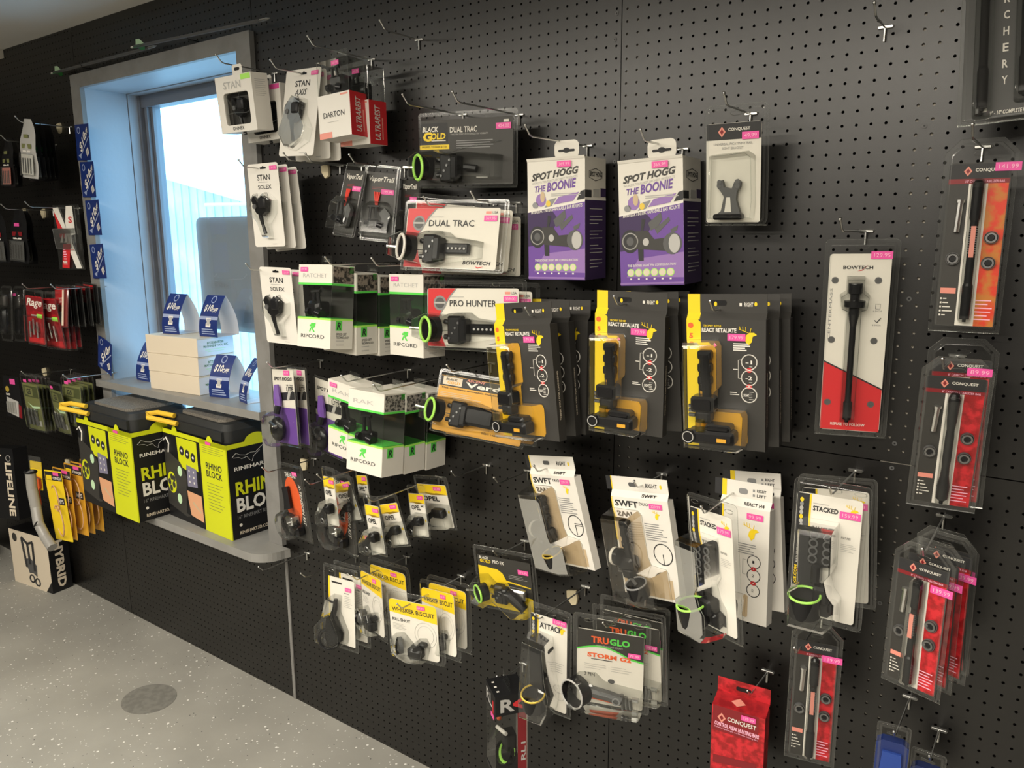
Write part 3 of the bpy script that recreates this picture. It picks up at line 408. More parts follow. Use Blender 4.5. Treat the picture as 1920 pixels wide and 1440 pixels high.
def k_relcard(P, t2, price, split=.5, full=True):
    P.card('white', r=.008); w, h = P.w, P.h; q = MB(); P.text(q, 'STAN', .30, .80, .72, .87, 'ink', -.0006, .02)
    if t2 == 'AXIS': P.text(q, t2, .30, .70, .66, .77, 'ink', -.0006, .01, .35)
    else: P.lines(q, .33, .775, .72, .79, 1, 'lgrey'); P.text(q, t2, .30, .695, .74, .745, 'ink', -.0006, .012)
    euro(P, q, .52, .945); P.lines(q, .60, .03, .82, .045, 1, 'lgrey'); q.build('print', P.root, False); P.price(.74, .915, price)
    if not full: return
    p = MB(); s = w / .075 * .78; release(p, P.x(.45), h * .44, s * .75 if t2 != 'AXIS' else s * .62); 
    if t2 == 'AXIS': p.prism(P.pts([(.40, .50), (.30, .52), (.33, .57), (.40, .56), (.44, .66), (.50, .66), (.52, .56), (.58, .62), (.66, .60), (.66, .52), (.56, .48)]), -.016, -.006, 'char')
    p.build('release_aid', P.root)
    c = MB(); o = P.pts([(.10, .42), (.16, .58), (.30, .66), (.44, .60), (.62, .66), (.88, .56), (.84, .40), (.62, .28), (.66, .10), (.46, .10), (.34, .28)]) if t2 != 'AXIS' else P.pts([(.06, .26), (.20, .44), (.22, .56), (.40, .70), (.70, .64), (.72, .48), (.92, .30), (.86, .16), (.52, .06), (.30, .08)])
    c.bubble(o, 0, .024, 'clear', (.96, .92, .85)); c.build('blister', P.root)
def k_darton(P, price):
    w, h, d = P.w, P.h, .062; b = MB(); b.box(-w / 2, w / 2, 0, d, 0, h, 'white'); b.build('carton', P.root, False); q = MB()
    P.text(q, 'DARTON', .16, .47, .82, .60, 'ink', -.0005, .012); P.lines(q, .28, .36, .70, .38, 1, 'lgrey'); P.rect(q, .0, .0, .40, .14, 'salmon'); P.rect(q, .72, .93, .95, .97, 'salmon')
    q.box(w / 2 + .0001, w / 2 + .0006, .0005, d, 0, h, 'red'); q.text('ULTRAREST', d * .30, h * .10, d * .62, h * .90, w / 2 + .0010, 'white', .014, .2, 90, 's'); q.box(w / 2 + .0007, w / 2 + .0009, d * .72, d * .78, h * .12, h * .62, 'salmon'); q.build('print', P.root, False)
    c = MB(); H = .085; c.box(-w / 2 + .002, w / 2 - .002, .002, d - .002, h, h + H, 'clear'); c.prism([(-.030, h + H), (.030, h + H), (.030, h + H + .03), (-.030, h + H + .03)], d * .5, d * .5 + .0006, 'clear'); 
    for sx in (-1, 1):
        for yy in (.002, d - .002): c.tube([(sx * (w / 2 - .002), yy, h), (sx * (w / 2 - .002), yy, h + H)], .0009, 'clear', 5)
    c.build('clear_box', P.root); p = MB(); rest(p, -.005, h + .006, 1.05, .03); p.bbox(-.028, .024, .012, .045, h + .004, h + .05, 'gloss', .008); p.build('arrow_rest', P.root); P.price(.52, 1.62, price, wd=.026)
def k_vapor(P, price, cords=True, dark=True):
    w, h = P.w, P.h; P.card('char', .05, .04, .95, .90); q = MB(); P.text(q, 'VaporTrail', .14, .76, .86, .85, 'white', -.0006, .02, .25); P.lines(q, .25, .68, .70, .72, 2, 'dred'); q.build('print', P.root, False)
    P.price(.52, .62, price, wd=.034, ht=.013); p = MB(); rest(p, P.x(.42), h * .16, .95, -.012); p.prism(P.pts([(.46, .12), (.80, .14), (.86, .36), (.70, .44), (.55, .36), (.66, .28), (.52, .24)]), -.02, -.008, 'dgrey')
    if cords:
        for k in range(4): p.tube([(P.x(.34 + .05 * k), -.006, h * .64), (P.x(.40 + .02 * k), -.010, h * .5), (P.x(.46), -.012, h * .40)], .0022, 'cordred', 5)
    p.build('arrow_rest', P.root); c = MB(); P.clam(c, .006, .003); c.bubble(P.pts([(.04, .05), (.95, .05), (.95, .38), (.72, .52), (.30, .52), (.04, .42)]), 0, .040, 'clear'); c.build('clear_shell', P.root)
def k_bg(P, price):
    w, h = P.w, P.h; P.card('char', .02, .04, .96, .90); q = MB(); P.rect(q, .03, .60, .31, .86, 'ink', -.0003); P.text(q, 'BLACK', .045, .745, .215, .815, 'white', -.0008, .03, .2); P.text(q, 'G', .05, .62, .15, .745, 'yellow', -.0008, .05, .1); P.text(q, 'OLD', .135, .645, .29, .73, 'yellow', -.0009, .04, .1); P.rect(q, .14, .622, .29, .634, 'white', -.0008)
    P.rect(q, .015, .515, .325, .575, 'yellow', -.0006); P.text(q, 'MODIFIED, TOUGHER, BETTER', .04, .53, .30, .56, 'ink', -.001, .0); P.text(q, 'DUAL TRAC', .335, .725, .61, .80, 'white', -.0008, .012); P.text(q, 'TWO PIN SIGHT WITH SINGLE PIN VISIBILITY', .34, .69, .72, .712, 'lgrey', -.0008, .0); P.lines(q, .40, .52, .78, .64, 4, 'grey'); P.rect(q, .87, .83, .92, .865, 'white'); P.lines(q, .60, .13, .78, .16, 1, 'lgrey'); q.build('print', P.root, False)
    P.price(.80, .745, price, wd=.040, ht=.014); p = MB(); sight_h(p, P.x(.11), h * .27, 1.02, 'lime', False); p.tube([(P.x(.50), -.01, h * .27), (P.x(.62), -.008, h * .25)], .008, 'black'); p.build('bow_sight', P.root)
    c = MB(); P.clam(c, .008, .005); c.bubble(P.pts([(-.05, .14), (.26, .08), (.50, .07), (.54, .14), (.85, .13), (.86, .42), (.56, .47), (.40, .44), (.30, .46), (.24, .50), (.04, .48), (-.05, .40)]), 0, .045, 'clear', (.97, .93, .86)); c.tube([(P.x(.30), -.004, h * .47), (P.x(.45), -.004, h * .52), (P.x(.85), -.003, h * .60)], .0012, 'clear', 5); hangholes(c, P); c.build('clear_shell', P.root)
def hangholes(c, P, us=(.20, .72), v=.935, mat='clear'):
    for u in us: c.tube([(P.x(u) + .011 * math.cos(a), -.001, P.z(v) + .004 * math.sin(a)) for a in [k * .6283 for k in range(11)]], .0008, mat, 4)
def k_bowtech(P, word, price, rim, full=True, bowtech=True):
    w, h = P.w, P.h; P.card('offwhite', .03, .04, .93, .88, .006); q = MB(); P.poly(q, [(.032, .045), (.22, .045), (.19, .14), (.14, .46), (.25, .76), (.32, .878), (.04, .878)], 'red'); P.poly(q, [(.14, .46), (.25, .76), (.32, .878), (.335, .878), (.262, .75), (.152, .46)], 'grey', -.0005)
    q.poly(ell(P.x(.16), P.z(.67), .0185, .0185, 24), -.0007, 'grey'); q.poly(ell(P.x(.16), P.z(.67), .0135, .0135, 24), -.0010, 'dgrey'); P.rect(q, .105, .66, .215, .685, 'lgrey', -.0013)
    P.text(q, word, .26, .625, .70 if word[0] == 'D' else .72, .715, 'ink', -.0008, .010); P.lines(q, .27, .755, .43, .775, 1, 'lgrey'); P.text(q, 'USA', .86, .80, .91, .835, 'ink', -.0008, .0); P.rect(q, .80, .80, .85, .835, 'salmon')
    if bowtech: P.text(q, 'BOWTECH', .62, .105, .88, .155, 'ink', -.0008, .02, .15); P.poly(q, [(.74, .085), (.76, .055), (.82, .085), (.765, .075)], 'red', -.0008)
    q.build('print', P.root, False); P.price(.79, .70, price, wd=.036, ht=.0135)
    if full: p = MB(); sight_h(p, P.x(.12), h * .30, 1.05, rim); p.build('bow_sight', P.root)
    c = MB(); P.clam(c, .008, .005); c.bubble(P.pts([(-.07 if full else .06, .18), (.07, .12), (.30, .06), (.42, .10), (.80, .20), (.80, .42), (.55, .46), (.48, .54), (.34, .54), (.28, .50), (.07, .53), (-.07 if full else .06, .44)]), 0, .045, 'clear', (.97, .93, .86)); hangholes(c, P); c.build('clear_shell', P.root)
def k_ripcord(P, word, price, side='bark', full=True, gl='clear'):
    w, h, d = P.w, P.h, .074; b = MB(); zb, zt = h * .36, h * .76
    b.box(-w / 2, w / 2, 0, d, 0, zb, 'offwhite'); b.box(-w / 2, w / 2, 0, d, zt, h, 'offwhite'); b.box(-w / 2 - .0003, w / 2 + .0003, -.0003, d, zb - .004, zb + .0006, 'lime'); b.box(-w / 2 - .0003, w / 2 + .0003, -.0003, d, zt - .0006, zt + .005, 'green'); b.box(-w / 2, w / 2, d - .001, d, zb, zt, 'dgreen' if gl == 'cleargreen' else 'char'); b.box(-w / 2 + .001, w / 2 - .001, .002, d - .002, zb + .0008, zb + .002, 'green'); b.build('carton', P.root, False)
    q = MB(); X = w / 2 + .0006; q.box(w / 2 + .0001, X, .004, d * .98, zt + .006, h - .004, side); P.text(q, word, .14, .845, .86 if word[1:3] == 'AT' else .72, .895, 'lgrey', -.0006, .0); P.text(q, 'RIPCORD', .12, .115, .82, .16, 'ink', -.0006, .004)
    P.poly(q, [(.40, .19), (.48, .29), (.37, .275), (.38, .255), (.43, .255), (.38, .22), (.36, .19)], 'green'); P.poly(q, [(.42, .30), (.56, .30), (.54, .25), (.48, .235), (.54, .19), (.49, .19), (.44, .23), (.47, .27), (.41, .27)], 'green', -.0005)
    q.box(X - .0002, X, d * .22, d * .50, zb - .030, zb - .004, 'green'); q.text('R', d * .27, zb - .027, d * .45, zb - .008, X + .0004, 'ink', .03, .2, 0, 's')
    if word == 'RATCHET':
        q.text('SPEED SET', d * .25, zb - .042, d * .72, zb - .036, X, 'ink', .01, 0, 0, 's'); q.text('TECHNOLOGY', d * .25, zb - .051, d * .82, zb - .045, X, 'ink', .01, 0, 0, 's')
        q.box(X - .0002, X, d * .78, d * .95, h - .018, h - .002, 'green')
        for k in range(3): q.box(X - .0002, X, d * .25, d * .6, .010 + .011 * k, .0118 + .011 * k, 'lgrey')
    else: q.box(X - .0002, X, d * .78, d * .95, h - .018, h - .003, 'green')
    q.build('print', P.root, False)
    c = MB(); e = .0008
    c.box(-w / 2 + e, w / 2 - e, e, d - e, zb + .001, zt - .001, gl); c.prism(rrect(-.022, .022, h, h + .026, .006), d * .5, d * .5 + .0006, 'clear'); c.tube([(-.012, d * .5, h + .013), (.012, d * .5, h + .013)], .003, 'clear', 6)
    for sx in (-1, 1): c.tube([(sx * (w / 2 - e), e, zb), (sx * (w / 2 - e), e, zt)], .0007, 'clear', 5)
    c.build('clear_sleeve', P.root)
    p = MB(); rest(p, -.012, zb + .002, 1.15, .028); p.bbox(-.045, .0, .008, .05, zb + .004, zb + .045, 'gloss', .008) if word == 'RATCHET' else None; p.build('arrow_rest', P.root)
    if price: P.price(.07 if side != 'x' else .66, .915, price, wd=.030)
def k_purple(P, price, full=True):
    w, h = P.w, P.h; P.card('offwhite', .06, .03, .92, .97, .002); q = MB(); P.rect(q, .06, .03, .92, .49, 'purple'); P.poly(q, [(.06, .56), (.92, .60), (.92, .70), (.06, .66)], 'ink'); P.poly(q, [(.06, .50), (.92, .52), (.92, .585), (.06, .56)], 'offwhite', -.0006); P.poly(q, [(.60, .59), (.70, .59), (.78, .69), (.68, .69)], 'lgrey', -.0007)
    P.text(q, 'SPOT HOGG', .12, .83, .86, .875, 'ink', -.0008, .03, .25); P.text(q, 'ULTRA', .62, .765, .88, .785, 'ink', -.0008, .01); P.text(q, 'LITE', .62, .70, .88, .755, 'ink', -.0008, .03); P.lines(q, .12, .61, .3, .64, 1, 'white'); q.build('print', P.root, False); P.price(.56, .90, price, wd=.036, ht=.014)
    p = MB(); p.tube([(P.x(.36), -.012, h * .78), (P.x(.40), -.014, h * .60), (P.x(.44), -.016, h * .50)], [.008, .013, .010], 'purple', 8); p.tube([(P.x(.44), -.016, h * .52), (P.x(.42), -.022, h * .42)], .010, 'black', 8); p.ball((P.x(.34), -.016, h * .22), .036, 'gloss', 14, 8, (1, .5, 1.05)); p.tube([(P.x(.22), -.028, h * .3), (P.x(.5), -.034, h * .26)], .006, 'dsteel'); p.build('arrow_rest', P.root)
    c = MB(); P.clam(c, .006, .003); c.bubble(ell(P.x(.34), h * .22, .048, .055, 18), 0, .055, 'clear', (.96, .85, .55)); c.build('clear_shell', P.root)
def k_verdict(P, price, full=True):
    w, h = P.w, P.h; P.card('amber', .02, .03, .97, .90, .006); q = MB(); P.poly(q, [(.02, .74), (.97, .74), (.97, .895), (.02, .895)], 'ink'); P.rect(q, .06, .76, .27, .885, 'cream', -.0008); P.text(q, 'BLACK', .09, .83, .22, .865, 'ink', -.0012, .03, .2); P.text(q, 'GOLD', .11, .775, .25, .82, 'amber', -.0012, .03); P.text(q, 'Verdict', .31, .765, .88, .845, 'white', -.001, .03); P.text(q, 'ASCENT', .31, .855, .52, .89, 'salmon', -.001, .02, .2); P.text(q, 'The ultimate movable hunting sight', .05, .69, .80, .725, 'ink', -.0008, .012, .15); P.lines(q, .05, .58, .55, .66, 3, 'tan'); P.text(q, 'SIGHT LIGHT', .56, .10, .74, .13, 'ink', -.0008, .02); q.build('print', P.root, False)
    if full: p = MB(); sight_h(p, P.x(.08), h * .34, .98, 'lime', False); p.bbox(P.x(.40), P.x(.72), -.03, -.004, h * .20, h * .50, 'gloss', .008); p.build('bow_sight', P.root)
    c = MB(); P.clam(c, .008, .005); c.bubble(P.pts([(-.08 if full else .05, .18), (.10, .10), (.45, .10), (.75, .16), (.78, .46), (.50, .56), (.25, .58), (.05, .56), (-.08 if full else .05, .46)]), 0, .045, 'clear', (.96, .92, .84)); hangholes(c, P); c.build('clear_shell', P.root)
def k_react(P, price, full=True, sidefull=True):
    w, h, d = P.w, P.h, .024; b = MB(); b.box(-w / 2, w / 2, 0, d, 0, h, 'char'); FH = .036; dy = .010
    b.add([(-w / 2, 0, h), (w / 2, 0, h), (w / 2, dy, h + .012), (-w / 2, dy, h + .012)], [(0, 1, 2, 3)], 'char'); b.prism([(-w / 2, h + .012), (w / 2, h + .012), (w / 2, h + .012 + FH), (-w / 2, h + .012 + FH)], dy, dy + .001, 'char'); b.build('carton', P.root, False)
    q = MB(); P.rect(q, 0, 0, .15, 1, 'yellow'); P.poly(q, [(.15, .55), (.15, 1), (.185, .98), (.185, .80)], 'yellow'); q.add([(-w / 2, -.0003, h), (-w * .33, -.0003, h), (-w * .33, dy - .0004, h + .012), (-w / 2, dy - .0004, h + .012)], [(0, 1, 2, 3)], 'yellow'); q.poly([(-w / 2, h + .012), (-w * .34, h + .012), (-w * .34, h + .012 + FH), (-w / 2, h + .012 + FH)], dy - .0004, 'yellow')
    q.poly(ell(P.x(.055), P.z(.955), .0055, .0055, 14), -.0008, 'orred'); P.text(q, '5', .035, .855, .085, .895, 'orred', -.001, .05); P.text(q, 'TROPHY RIDGE', .22, .945, .45, .962, 'yellow', -.0008, .01); P.text(q, 'REACT RETALIATE', .20, .905, .64, .938, 'white', -.0008, .035)
    deer(q, P.x(.79), P.z(.885), .030, 'yellow'); P.lines(q, .60, .77, .82, .835, 4, 'white', fill=.55)
    for k, (zz, n_) in enumerate(((.685, '-1'), (.565, '-2'), (.435, '=2'))):
        q.torus((P.x(.80), -.0006, P.z(zz)), (0, 1, 0), .0145, .0011, 'white', 20, 4); P.text(q, n_ if k < 2 else 'SIGHT', .755 if k < 2 else .73, zz - .014, .835 if k < 2 else .80, zz + .014 if k < 2 else zz + .008, 'white', -.0008, .02); P.lines(q, .80, zz - .035, .86, zz + (-.02 if k < 2 else .035), 1 if k < 2 else 5, 'white', fill=.25)
    for zz in (.625, .50): q.poly(ell(P.x(.80), P.z(zz), .0055, .0048, 14), -.0010, 'red'); P.rect(q, .79, zz - .004, .81, zz + .004, 'white', -.0013)
    q.tube([(P.x(.71), -.0008, P.z(.70)), (P.x(.665), -.0008, P.z(.70)), (P.x(.665), -.0008, P.z(.56)), (P.x(.71), -.0008, P.z(.56))], .0006, 'white', 4); P.lines(q, .60, .625, .69, .64, 1, 'white'); P.lines(q, .56, .43, .68, .46, 2, 'white')
    q.text('RIGHT', P.x(.72), h + .024, P.x(.83), h + .032, dy - .0008, 'white', .01); q.poly(ell(P.x(.86), h + .029, .0028, .004, 10), dy - .0008, 'yellow'); q.poly(rrect(P.x(.66), P.x(.69), h + .025, h + .031), dy - .0006, 'white'); q.poly(rrect(P.x(.30), P.x(.50), h + .026, h + .036, .004), dy - .0006, 'black'); q.poly(ell(P.x(.36), h + .029, .003, .0045, 10), dy - .0009, 'yellow')
    q.text('THINK YOU FOR CHOOSING', d * .35, h * .18, d * .55, h * .60, w / 2 + .0006, 'cream', .02, 0, 90, 's'); q.build('print', P.root, False)
    wn = MB(); o = P.pts([(.17, .84), (.42, .84), (.45, .80), (.45, .50), (.40, .46), (.40, .31), (.75, .31), (.78, .28), (.78, .06), (.75, .03), (.17, .03)]); wn.poly(o, -.0005, 'amber'); wn.build('window_backing', P.root, False)
    if full:
        p = MB(); sight_v(p, P.x(.27), h * .065, 1.0, h=h * .70, low='body'); p.build('bow_sight', P.root); c = MB(); c.bubble([(x - .001, z) for x, z in P.pts([(.0, .84), (.42, .855), (.46, .82), (.46, .50), (.42, .47), (.42, .32), (.77, .32), (.80, .28), (.78, .03), (.70, -.005), (.0, -.005)])], -.0008, .036, 'clear', (.985, .95, .90)); c.build('blister', P.root)
    P.price(.53, .845, price, wd=.034, ht=.0135)
def deer(q, x, z, s, mat, y=-.0008):
    q.poly([(x - s * .02, z - s * .62), (x + s * .20, z - s * .40), (x + s * .26, z - s * .05), (x + s * .52, z + s * .06), (x + s * .34, z + s * .20), (x + s * .06, z + s * .20), (x - s * .16, z + s * .02), (x - s * .24, z - s * .3)], y, mat)
    for a, b_ in (((0, .18), (-.30, .30)), ((-.3, .30), (-.60, .42)), ((-.34, .31), (-.36, .58)), ((-.16, .24), (-.18, .55)), ((.1, .2), (.16, .48)), ((-.5, .38), (-.56, .58))): q.tube([(x + a[0] * s, y, z + a[1] * s), (x + b_[0] * s, y, z + b_[1] * s)], s * .022, mat, 4)
def k_swft(P, sub, price, wheel, rim):
    w, h, d = P.w, P.h, .020; FH = .032; dy = .008; b = MB(); b.box(-w / 2, w / 2, 0, d, 0, h, 'white'); b.add([(-w / 2, 0, h), (w / 2, 0, h), (w / 2, dy, h + .014), (-w / 2, dy, h + .014)], [(0, 1, 2, 3)], 'white'); b.prism([(-w / 2, h + .014), (w / 2, h + .014), (w / 2, h + .014 + FH), (-w / 2, h + .014 + FH)], dy, dy + .001, 'white'); b.build('carton', P.root, False)
    q = MB(); q.box(-w / 2 - .0006, -w / 2 - .0001, 0, d, 0, h, 'ink'); P.rect(q, 0, .55, .012, 1, 'yellow'); P.rect(q, .02, .55, .03, 1, 'yellow'); q.poly([(-w / 2 - .014, h + .014), (-w / 2, h + .014), (-w / 2, h + .014 + FH), (-w / 2 - .014, h + .014 + FH)], dy - .0003, 'ink'); q.poly([(-w / 2, h + .014), (-w / 2 + .003, h + .014), (-w / 2 + .003, h + .014 + FH), (-w / 2, h + .014 + FH)], dy - .0004, 'yellow')
    P.text(q, 'SWFT', .06, .905, .48, .97, 'ink', -.0006, .035); P.text(q, sub, .50, .935, .66, .965, 'ink', -.0006, .01); q.text('SWFT', P.x(.55), h + .003, P.x(.82), h + .011, .002, 'ink', .03, .3); q.text('RIGHT', P.x(.62), h + .024, P.x(.82), h + .034, dy - .0006, 'ink', .02); q.poly(ell(P.x(.88), h + .029, .003, .005, 10), dy - .0008, 'yellow'); q.poly(rrect(P.x(.32), P.x(.46), h + .024, h + .034, .004), dy - .0008, 'dgrey')
    deer(q, P.x(.78), P.z(.855), .018, 'yellow'); P.lines(q, .55, .60, .92, .78, 8, 'grey', fill=.35); q.torus((P.x(.80), -.0006, P.z(.47)), (0, 1, 0), w * .155, .0012, 'ink', 24, 4); q.tube([(P.x(.80), -.0008, P.z(.37)), (P.x(.80), -.0008, P.z(.47))], .0008, 'ink', 4)
    if sub == 'TRIO':
        for zz in (.475, .495): q.tube([(P.x(.79), -.0008, P.z(zz)), (P.x(.94), -.0008, P.z(zz))], .0008, 'ink', 4)
    P.rect(q, .84, .03, .90, .22, 'tan'); q.build('print', P.root, False); P.price(.68, .915, price, wd=.034, ht=.012)
    wn = MB(); P.poly(wn, [(.03, .87), (.46, .87), (.50, .84), (.52, .42), (.56, .33), (.82, .31), (.84, .02), (.03, .02)], 'tan', -.0003); wn.build('window_backing', P.root, False)
    p = MB(); sight_v(p, P.x(.26), h * .06, .95, rim, h * .72, wheel, 'cup'); p.build('bow_sight', P.root); c = MB(); c.bubble(P.pts([(-.02, .88), (.46, .88), (.52, .84), (.53, .42), (.57, .34), (.82, .32), (.85, .28), (.85, -.02), (.6, -.05), (.0, -.03)]), -.0006, .055, 'smoke', (.96, .92, .86)); c.build('blister', P.root)
def k_stacked(P, word, price, prod='cup', small=False):
    w, h = P.w, P.h; P.card('white', .05, .04, .90, .90, .006); q = MB(); P.rect(q, .055, .045, .22, .895, 'ink'); P.rect(q, .22, .70, .245, .895, 'yellow'); P.text(q, word, .27, .785, .60 if word == 'STACKED' else .80, .82 if word == 'STACKED' else .84, 'ink', -.0007, .03); P.lines(q, .27, .835, .52, .848, 1, 'lgrey'); deer(q, P.x(.78), P.z(.82), .02, 'yellow')
    P.text(q, 'TROPHYRIDGE.COM', .075, .07, .115, .38, 'yellow', -.0007, .02, 0, 90); P.text(q, 'BUILD GENERATIONS FIRST', .09, .40, .12, .62, 'white', -.0007, .01, 0, 90)
    for k in range(6): q.poly(ell(P.x(.12), P.z(.70 + .03 * k), .0035, .0045, 10), -.0007, ('lgrey', 'yellow', 'lgrey', 'lgrey', 'grey', 'yellow')[k])
    if word == 'STACKED':
        P.lines(q, .66, .54, .86, .60, 5, 'lgrey', fill=.25); P.text(q, 'FEATURES', .66, .625, .78, .64, 'ink', -.0007, .0); P.poly(q, [(.24, .70), (.60, .70), (.62, .66), (.61, .45), (.55, .41), (.45, .40), (.40, .35), (.44, .29), (.56, .26), (.58, .20), (.70, .17), (.70, .09), (.64, .09), (.56, .05), (.22, .05), (.22, .70)], 'ink', -.0005)
    else: P.lines(q, .64, .42, .86, .52, 5, 'lgrey', fill=.25); q.torus((P.x(.76), -.0006, P.z(.26)), (0, 1, 0), .010, .0005, 'lgrey', 16, 4); q.torus((P.x(.76), -.0006, P.z(.19)), (0, 1, 0), .010, .0005, 'lgrey', 16, 4); P.poly(q, [(.22, .72), (.28, .66), (.25, .56), (.22, .54)], 'yellow')
    q.build('print', P.root, False); P.price(.62 if word == 'STACKED' else .58, .765 if word == 'STACKED' else .86, price, wd=.036, ht=.0135)
    p = MB(); zc = h * .09; xc = P.x(.30); c_ = 'lime' if word == 'STACKED' else 'gold'
    p.shell((xc, -.030, zc), (0, -.2, 1), .029, .040, 'gloss'); p.torus((xc, -.038, zc + .040), (0, -.2, 1), .028, .0024, c_)
    if word == 'STACKED':
        p.prism(P.pts([(.28, .68), (.58, .68), (.58, .45), (.52, .43), (.30, .43), (.27, .47)]), -.018, -.004, 'gloss')
        for k in range(8): p.torus((P.x(.34 + .18 * (k % 2)), -.019, P.z(.47 + .055 * (k // 2))), (0, 1, 0), .007, .0018, 'dgrey', 12)
        p.bbox(P.x(.34), P.x(.46), -.03, -.004, P.z(.30), P.z(.44), 'gloss', .005); p.bbox(P.x(.38), P.x(.60), -.03, -.004, P.z(.17), P.z(.29), 'black', .005); p.bbox(P.x(.58), P.x(.68), -.026, -.004, P.z(.11), P.z(.2), 'gloss', .005)
    else:
        p.prism(P.pts([(.14, .72), (.30, .74), (.56, .69), (.62, .64), (.56, .58), (.62, .52), (.56, .46), (.62, .40), (.60, .34), (.72, .27), (.66, .22), (.40, .26), (.16, .28)]), -.026, -.004, 'gloss'); p.bbox(P.x(.30), P.x(.62), -.026, -.004, P.z(.12), P.z(.25), 'dsteel', .005)
    p.build('bow_sight', P.root); c = MB(); P.clam(c, .010, .005)
    c.bubble(P.pts([(.16, .73), (.62, .73), (.64, .44), (.56, .38), (.62, .28), (.72, .22), (.72, .06), (.60, -.01), (.10, -.01), (.08, .25), (.20, .30)] if word == 'STACKED' else [(.10, .76), (.58, .74), (.66, .40), (.74, .26), (.70, .10), (.58, -.02), (.0, -.02), (.0, .22)]), 0, .058, 'clear', (.97, .93, .86)); hangholes(c, P, (.18, .55, .86), .945); c.build('clear_shell', P.root)
def k_h4(P, price):
    w, h, d = P.w, P.h, .026; FH = .034; dy = .010; b = MB(); b.box(-w / 2, w / 2, 0, d, 0, h, 'white'); b.add([(-w / 2, 0, h), (w / 2, 0, h), (w / 2, dy, h + .016), (-w / 2, dy, h + .016)], [(0, 1, 2, 3)], 'white'); b.prism([(-w / 2, h + .016), (w / 2, h + .016), (w / 2, h + .016 + FH), (-w / 2, h + .016 + FH)], dy, dy + .001, 'white'); b.build('carton', P.root, False)
    q = MB(); P.rect(q, 0, 0, .05, 1, 'ink'); P.rect(q, .05, 0, .09, 1, 'yellow'); q.poly([(-w / 2, h + .016), (-w / 2 + .010, h + .016), (-w / 2 + .010, h + .016 + FH), (-w / 2, h + .016 + FH)], dy - .0004, 'yellow'); q.poly([(-w / 2 - .016, h + .016), (-w / 2, h + .016), (-w / 2, h + .016 + FH), (-w / 2 - .016, h + .016 + FH)], dy - .0003, 'ink')
    q.text('REACT H4', P.x(.48), h + .003, P.x(.88), h + .011, .002, 'ink', .02, .2)
    for k, t in enumerate(('LEFT', 'RIGHT')): q.text(t, P.x(.70), h + .022 + .010 * k, P.x(.88), h + .028 + .010 * k, dy - .0006, 'ink', .02); q.poly(rrect(P.x(.62), P.x(.66), h + .022 + .01 * k, h + .027 + .01 * k), dy - .0006, 'grey')
    q.poly(rrect(P.x(.34), P.x(.52), h + .024, h + .036, .005), dy - .0007, 'grey'); deer(q, P.x(.66), P.z(.80), .030, 'yellow'); P.lines(q, .40, .60, .80, .70, 5, 'grey', fill=.35)
    for k, zz in enumerate((.54, .42, .29)): q.torus((P.x(.72), -.0006, P.z(zz)), (0, 1, 0), .0135, .0008, 'ink', 20, 4); P.text(q, ('1', '2', '12')[k], .69, zz - .012, .73, zz + .012, 'ink', -.0007, .01)
    for zz in (.48, .355): q.poly(ell(P.x(.72), P.z(zz), .006, .0045, 14), -.0010, 'red'); P.rect(q, .71, zz - .004, .73, zz + .004, 'white', -.0013)
    q.tube([(P.x(.56), -.0008, P.z(.55)), (P.x(.50), -.0008, P.z(.55)), (P.x(.50), -.0008, P.z(.42)), (P.x(.56), -.0008, P.z(.42))], .0004, 'grey', 4); P.poly(q, [(.10, .72), (.22, .72), (.24, .44), (.10, .44)], 'tan', -.0005); P.rect(q, .16, .04, .62, .24, 'tan', -.0005, .004); q.build('print', P.root, False); P.price(.56, .905, price, wd=.034, ht=.0125)
    p = MB(); p.bbox(P.x(.2), P.x(.52), -.03, -.004, P.z(.06), P.z(.18), 'black', .006); p.box(P.x(.30), P.x(.45), -.0312, -.030, P.z(.09), P.z(.13), 'amber'); p.build('bow_sight', P.root); c = MB(); c.bubble(P.pts([(.10, .24), (.56, .24), (.58, .20), (.56, .02), (.10, .02)]), -.0006, .036, 'smoke'); c.build('blister', P.root)
def conq_logo(P, q, u, v, y=-.0009, s=.006):
    x, z = P.x(u), P.z(v); q.poly([(x, z - s * 1.3), (x + s, z), (x, z + s * 1.3), (x - s, z)], y, 'salmon'); q.poly([(x, z - s * .7), (x + s * .5, z), (x, z + s * .7), (x - s * .5, z)], y - .0003, 'dred')
